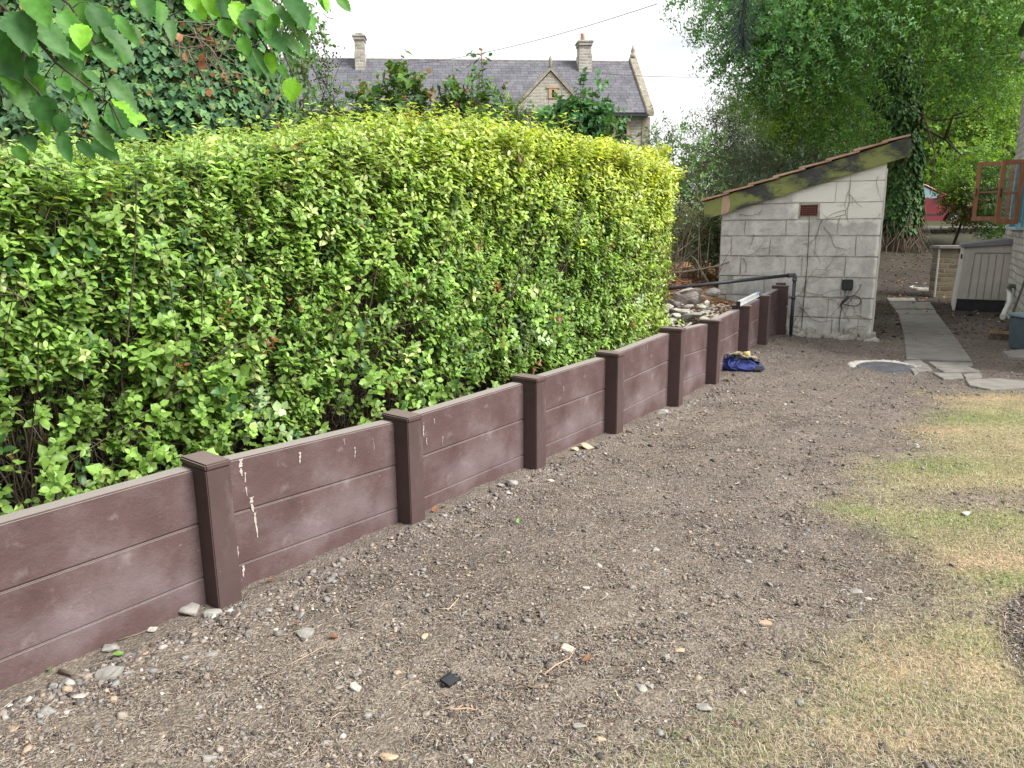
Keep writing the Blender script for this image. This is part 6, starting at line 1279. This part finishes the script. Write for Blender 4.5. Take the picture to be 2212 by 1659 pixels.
V = (ICO[None]*.006+o_[:, None]).reshape(-1, 3); Fc = (ICF[None]+(np.arange(n)*12)[:, None, None]).reshape(-1, 3); M_BERRY = mat('elderberry', [(.3,(.02,.008,.012)),(.7,(.05,.015,.02))], 10, 2, .4, 0); npobj('berries', V-ebl, Fc, M_BERRY, eb)['kind'] = 'stuff'

# ivy-clad tree at the left, behind the hedge
iB = np.array([*P(395, 300, 6.6)[:2], .5]); ivt = empty('ivy_clad_tree', tuple(iB)); tag(ivt, 'old tree trunk smothered in ivy and brown creeper stems behind the left of the hedge', 'tree')
m = MB(); m.tube([P(430,330,6.7)-iB, P(400,180,6.7)-iB, P(385,80,6.7)-iB, P(370,-60,6.7)-iB], [.22,.20,.17,.15], 12); m.tube([P(395,120,6.7)-iB, P(470,20,6.6)-iB, P(520,-80,6.5)-iB], [.08,.06,.04], 8); m.jitter(.03, 5, 2); m.build('trunk', M_BRAN, ivt)
PI2 = palette([(.05,.125,.055),(.08,.18,.075),(.12,.24,.085),(.17,.30,.08),(.22,.16,.05)], [.32,.3,.2,.13,.05])
def ivy_blob(lobes, n_per, ll, pal, T=T_IVY, shell=.35, mat_=None, name='ivy', parent=ivt, base=iB, downy=1.):
    Vs, Fs, Cs = [], [], []
    for (px, py, Y_, rx, ry, rzz, dn) in lobes:
        c = P(px, py, Y_); n = int(n_per*dn*rx*rzz*4); d = rvec(n); d[:, 1] = -np.abs(d[:, 1])*np.where(rng.random(n) < .8, 1, -1); lum = vn(d[:, 0]*rx, d[:, 1]*ry, d[:, 2]*rzz, 3.2, int(px) % 89, 3)
        o_ = c+d*np.array([rx, ry, rzz])*((.8+.5*lum)*(1-shell*rng.random(n)**1.5))[:, None]; dn_ = norm(np.array([0, 0, -1.])*downy+d*.6+rvec(n)*.5); nr = norm(d*.9+np.array([0, -.3, .5])+rvec(n)*.4)
        V, Fc = leafmesh(T, o_, dn_, nr, ll*rng.uniform(.6, 1.25, n)); Vs.append(V-base); Fs.append(Fc); Cs.append(np.repeat(pal(o_, np.arange(n), np.zeros(n)), len(T[0]), 0))
    V, Fc, cc = merge(list(zip(Vs, Fs, Cs))); return npobj(name, V, Fc, mat_ or M_LEAFI, parent, cols=cc)
ivy_blob([(330,190,6.4,.55,.45,.5,1.2),(250,230,6.2,.5,.45,.45,1.1),(420,230,6.4,.5,.4,.45,1.2),(330,60,6.5,.5,.45,.5,1.1),(270,120,6.3,.45,.4,.5,1.1),(440,30,6.6,.45,.4,.35,1.1),(480,170,6.6,.38,.35,.5,.9),(400,260,6.3,.6,.4,.35,1.2),(200,60,6.4,.55,.4,.5,1.),(520,90,6.6,.32,.3,.45,.6),(520,240,6.6,.4,.35,.35,.9),(120,250,6.0,.5,.4,.4,1.),(60,150,6.1,.5,.4,.5,1.),(40,30,6.2,.6,.4,.5,1.),(160,150,6.3,.4,.4,.5,1.),(-60,120,6,.7,.5,.9,1.),(330,-50,6.5,.9,.5,.4,1.)], 2100, .062, PI2)
# thin leafy fringe on its right side, sky showing through
ivy_blob([(570,60,6.7,.34,.3,.34,.35),(600,140,6.8,.34,.3,.4,.33),(560,200,6.7,.34,.3,.3,.45),(620,230,6.8,.3,.3,.25,.35),(640,40,6.8,.3,.25,.3,.3),(540,20,6.7,.4,.3,.3,.5),(650,130,6.8,.22,.25,.4,.3)], 1500, .055, palette([(.11,.22,.06),(.15,.28,.07),(.08,.16,.06)], [.4,.35,.25]), T_OVAL, .8, M_LEAFT, 'loose_leaves')
m = MB(); rr = random.Random(77)
for k in range(60):
    a_ = P(rr.uniform(300, 470), rr.uniform(40, 190), 6.12+rr.uniform(-.1, .1)); q = [a_]; an = rr.choice([rr.uniform(-.5, .3), rr.uniform(-1.9, -1.2)])
    for j in range(5): an += rr.gauss(0, .3); q.append(q[-1]+np.array([math.cos(an), rr.uniform(-.1, .1), math.sin(an)])*rr.uniform(.05, .12))
    m.tube([p_-iB for p_ in q], [.005,.0045,.004,.0035,.003,.002], 5, cap=False)
m.tube([P(565,262,6.0)-iB, P(590,225,6.0)-iB, P(607,203,6.0)-iB], [.010,.009,.006], 6); m.build('creeper_stems', M_DEAD, ivt)
n = 36; cen = np.array([P(px, py, 6.05) for px, py in [(383,150),(380,90),(425,160),(455,215),(450,190),(350,110),(440,110),(460,235)]]); o_ = cen[rng.integers(0, len(cen), n)]+rng.normal(0, .06, (n, 3)); V, Fc = leafmesh(T_ROUND, o_, norm(rvec(n)-UP), rvec(n), rng.uniform(.04, .08, n))
npobj('dead_leaves', V-iB, Fc, M_LEAFD, ivt, cols=np.repeat(np.array([(.34,.13,.05),(.22,.09,.05),(.40,.22,.13)])[rng.integers(0, 3, n)], 7, 0))
# laurel-like shrub at far left
lB = np.array([*P(60, 320, 4.6)[:2], .5]); lau = empty('snowberry_shrub', tuple(lB)); tag(lau, 'shrub with small oval grey green leaves behind the hedge at the far left', 'shrub')
ivy_blob([(40,240,4.5,.28,.25,.22,.8),(110,205,4.6,.22,.2,.2,.6),(-40,200,4.5,.4,.3,.4,.8),(90,275,4.4,.2,.2,.12,.6)], 1500, .07, palette([(.10,.22,.11),(.16,.28,.13),(.07,.15,.08)], [.4,.35,.25]), T_OVAL, .8, M_LEAFT, 'foliage', lau, lB, .5)
m = MB(); rr = random.Random(7)
for k in range(14): a_ = lB+np.array([rr.uniform(-.3, .3), rr.uniform(-.1, .1), .3]); m.tube([a_-lB, a_-lB+np.array([rr.uniform(-.2,.2),0,.8]), P(rr.uniform(-40,140), rr.uniform(180,270), 4.5)-lB], [.008,.006,.003], 5, cap=False)
m.build('stems', M_DEAD, lau)
# ------------------------------------------------------------ hazel branch hanging in from the upper left
def hazel_leaf(n=9, round_=1.):
    """serrated outline with pleated side veins: grid of columns across the midrib"""
    V, Fc = [], []; cols = 15
    for i in range(cols+1):
        t = i/cols; w_ = .40*round_*math.sin(math.pi*min(1, t**.72*1.0))**.75 if 0 < t < 1 else 0
        if t > .8: w_ *= (1-t)/.2*.75+.25
        w_ += (.022 if i % 2 else -.012)*(0 < t < 1); pl = .022*(1 if i % 2 else -1)
        for j, s_ in enumerate((-1, -.5, 0, .5, 1)): V.append((t+abs(s_)*.06*(1-t), s_*w_, abs(s_)*w_*.28+pl*abs(s_)-.16*t*t))
    for i in range(cols):
        for j in range(4): a_ = i*5+j; Fc.append((a_, a_+5, a_+6, a_+1))
    return np.array(V), np.array(Fc)
M_HAZEL = leaf_mat('hazel_leaf', .5, .42, .3, (1.3, 1.35, .45))
hz = np.array([-1.5, 1.6, 2.9]); hb_ = empty('hazel_tree', tuple(hz)); tag(hb_, 'hazel with large serrated drooping leaves hanging into the upper left foreground', 'tree')
# leaf: (px,py of stalk end, length px, angle deg in view (0 right, 90 down), depth, tone, roundness)
DG, MG_, LG, BG = (.05,.15,.04), (.10,.27,.045), (.22,.48,.045), (.11,.23,.085)
HL = [(30,20,120,60,1.7,DG,.8),(70,40,120,50,1.75,BG,.7),(-30,60,130,60,1.7,DG,.9),(20,150,140,55,1.75,BG,.8),(95,60,110,45,1.8,DG,.9),(120,130,110,35,1.8,BG,.75),(130,20,80,60,1.8,MG_,.9),(215,55,110,45,1.85,BG,.7),(190,0,110,55,1.85,DG,.8),
      (178,50,70,85,1.8,LG,1.),(220,10,70,60,1.9,LG,.6),(240,30,90,50,1.9,MG_,.6),(145,90,70,40,1.8,MG_,.8),(30,95,70,50,1.75,LG,.7),(205,95,90,50,1.85,BG,.7),(225,165,110,50,1.85,BG,.5),(240,210,100,35,1.85,LG,.35),(100,165,80,160,1.75,MG_,1.),(130,165,50,60,1.75,MG_,1.),(80,200,80,75,1.7,DG,1.1),(140,245,50,110,1.7,DG,1.2),
      (100,250,50,100,1.75,MG_,1.1),(130,285,80,70,1.8,DG,.6),(185,210,80,60,1.8,BG,.5),(165,200,90,55,1.85,MG_,.4),(190,260,90,60,1.8,BG,.6),(235,225,90,75,1.8,DG,.8),(270,280,60,20,1.8,BG,.8),(195,300,80,35,1.85,DG,.8),(250,250,60,60,1.85,MG_,.6),(0,130,80,70,1.7,MG_,.8),(50,290,60,60,1.8,DG,.9),
      (280,0,60,30,1.9,LG,.8),(310,-10,70,70,1.9,DG,.9),(345,0,70,60,2.,MG_,.7),(400,-10,70,50,2.,LG,.9),(440,-20,70,50,2.,LG,1.),(405,20,50,30,2.,MG_,.7),(365,40,70,75,2.,BG,.6),
      (500,0,90,60,1.95,LG,.8),(530,15,80,70,1.95,DG,1.),(478,38,50,80,1.95,MG_,1.2),(560,40,70,70,1.95,MG_,.7),(590,10,90,50,1.95,BG,.6),(620,-10,110,50,1.95,DG,.8),(650,10,90,55,2.,MG_,.6),(610,70,70,50,1.95,BG,.7),(520,75,60,70,1.95,MG_,.9),(545,100,90,60,1.95,BG,.5),(580,110,60,80,1.95,LG,.8),
      (560,60,110,45,1.95,DG,.6),(470,-10,80,60,2.,DG,.9),(632,165,66,88,1.9,LG,1.25),(590,90,75,40,1.95,BG,.5),(570,130,60,70,2.,BG,.6),(640,60,70,50,2.,BG,.5),(540,-10,80,40,2.,MG_,.8),(680,-20,60,50,2.,MG_,.6),(725,-8,50,40,2.,MG_,.9),(700,-12,50,80,2.,LG,.6),(905,-14,20,30,2.,DG,.9),
      (600,30,60,110,1.95,MG_,.8),(150,-10,90,70,1.85,MG_,.9),(60,-20,110,60,1.7,MG_,.8),(250,90,60,65,1.9,MG_,.6),(290,50,60,70,1.95,BG,.5),(180,150,60,50,1.8,BG,.6),(60,120,60,80,1.75,DG,1.)]
_r9 = random.Random(9); HL += [(a+_r9.uniform(-38, 38), b+_r9.uniform(-34, 26), c*_r9.uniform(.7, 1.), an+_r9.uniform(-25, 25), Y_+.12, _r9.choice([DG, MG_, LG, BG, MG_]), rd) for a, b, c, an, Y_, tn, rd in HL if a < 700 and b > -15 and _r9.random() < .45]
Rv = RM; Pp = []; stalks = []
for k, (px, py, lpx, an, Y_, tone, rd) in enumerate(HL):
    T_ = hazel_leaf(round_=min(rd, 1.1)*.85); r_ = np.random.default_rng(500+k); p_ = P(px, py, Y_); a_ = rad(an+r_.normal()*6); d = Rv @ np.array([math.cos(a_), -math.sin(a_), r_.uniform(-.45, .35)])
    tilt = 1.05-.75*min(1, rd); nr = Rv @ np.array([math.sin(a_)*tilt*1.1+r_.normal()*.2, math.cos(a_)*tilt*1.1+r_.normal()*.2, 1.0-tilt*.3]); ln_ = lpx/F*np.linalg.norm(p_-CAM)*.74
    if rd < .85: T_ = hazel_leaf(round_=max(.45, rd*.85))
    V, Fc = leafmesh((T_[0], T_[1][:, :3]), p_[None], d[None], nr[None], np.array([ln_])); V0 = V.reshape(-1, 3); Pp.append((V0, T_[1], np.tile(np.array(tone)*r_.uniform(.85, 1.2), (len(V0), 1))))
    stalks.append((p_, d))
V, Fc, cc = merge(Pp); npobj('foliage', V-hz, Fc, M_HAZEL, hb_, cols=cc, smooth=True)
m = MB()
tw = [[(-60,-40,1.7),(60,60,1.72),(120,135,1.75),(200,195,1.78),(240,225,1.8),(265,280,1.8)],[(60,60,1.72),(45,160,1.72),(85,200,1.7),(130,285,1.75)],[(60,-60,1.8),(150,10,1.82),(205,95,1.85),(240,210,1.85)],[(250,-60,1.95),(300,0,1.95),(360,40,2.)],
      [(440,-60,2.),(500,0,1.97),(545,50,1.95),(560,80,1.95),(580,110,1.95)],[(470,-30,2.),(530,20,1.96),(595,60,1.95),(620,130,1.92),(634,165,1.9)],[(540,-50,2.),(590,0,1.96),(640,50,1.98)],[(620,-50,2.),(680,-18,2.),(725,-8,2.)],[(545,50,1.95),(480,38,1.95)],[(850,-50,2.),(905,-14,2.)]]
polys = []
for t_ in tw:
    q = [P(*p_)-hz for p_ in t_]; polys += [np.array(q)]; m.tube(q, list(np.linspace(.0042, .0016, len(q))), 6)
al = np.vstack([np.vstack([a_+(b_-a_)*t for t in np.linspace(0, 1, 12)]) for pl_ in polys for a_, b_ in zip(pl_, pl_[1:])])
for p_, d in stalks:
    e_ = p_-hz; j = np.argmin(np.linalg.norm(al-e_, axis=1)); 
    if np.linalg.norm(al[j]-e_) < .25: m.tube([al[j], (al[j]+e_)/2+np.array([0,0,.004]), e_+d*.004], [.0014,.0012,.001], 5)
m.tube([np.array([-.6,-.5,.5]), P(-60,-40,1.7)-hz], [.012,.006], 8); m.tube([np.array([-.5,-.4,.5]), P(440,-60,2.)-hz], [.012,.005], 8); m.tube([np.array([-.5,-.4,.5]), P(250,-60,1.95)-hz], [.010,.005], 8); m.build('twigs', M_BRAN, hb_)
# unseen rest of that hazel: stems, and a dense crown added to shade the posts
hbase = np.array([-2.6, -2.4, gz1(-2.6, -2.4)])-hz
m = MB(); m.tube([hbase, hbase+np.array([.2,.2,1.6]), np.array([-.6,-.5,.5])], [.09,.06,.03], 9).tube([hbase, hbase+np.array([-.2,-.1,1.8]), hbase+np.array([-.6,-.8,3.6])], [.09,.07,.03], 9).tube([hbase+np.array([.2,.2,1.6]), np.array([-.5,-.4,.5])], [.06,.02], 8); m.build('stem', M_BARK, hb_)
n = 9000; d = rvec(n); o_ = np.array([-3.2, -3.4, 2.6])+d*np.array([3.6, 2.6, 3.0])*(1-.4*rng.random((n, 1))); V, Fc, cc, SV, SF = sprigs(T_ROUND, o_, norm(d+rvec(n)*.5-UP*.3), rng.uniform(.15, .35, n), 3, np.full(n, .13), palette([(.07,.19,.03),(.05,.13,.03)], [.6,.4]))
npobj('crown', V-hz, Fc, M_LEAFT, hb_, cols=cc)
# pine sprig hanging in at the top
pz = P(1612, -60, 2.6); pn = empty('pine_twig', tuple(pz)); tag(pn, 'dark pine twig with long needles hanging in from the top edge', 'pine twig')
q = np.array([P(1612,-60,2.6), P(1607,0,2.6), P(1603,60,2.6), P(1606,98,2.6)]); MB().tube([p_-pz for p_ in q], [.004,.0035,.003,.002], 6).build('twig', M_BRAN, pn)
n = 420; t_ = rng.uniform(0, 2.99, n); i_ = t_.astype(int); f_ = (t_-i_)[:, None]; o_ = q[i_]*(1-f_)+q[i_+1]*f_; dn = norm(np.array([0, 0, -1.])*.75+rvec(n)*.8); ln_ = rng.uniform(.055, .095, n)*(1-.25*(t_ > 2))
Pt = np.stack([o_, o_+dn*(ln_*.5)[:, None], o_+dn*ln_[:, None]+np.array([0, 0, -.006])], 1); V, Fc = tubes(Pt, np.tile(np.array([.0007, .0007, .0003]), (n, 1))); npobj('needles', V-pz, Fc, M_NEED, pn, cols=np.tile((.03,.06,.05), (len(V), 1)))
# cables
def cable(pts, r, lb, sag=.1):
    m = MB(); q = []
    a_, b_ = pts
    for k in range(25): t = k/24; q.append(a_*(1-t)+b_*t-np.array([0, 0, sag*4*t*(1-t)]))
    m.tube(q, r, 6); o = m.build('overhead_cable', M_CABLE, recentre=True); tag(o, lb, 'cable')
ca = cott.location; brk = P(2193, 113, 13.3)
cable([P(1300,158,30.), brk], .008, 'grey overhead cable running from beyond the stone house past the ash tree to the cottage', .25)
cable([P(860,140,40.), P(1420,8,22.)], .009, 'thin overhead cable rising from the far roof towards the upper right', .3)
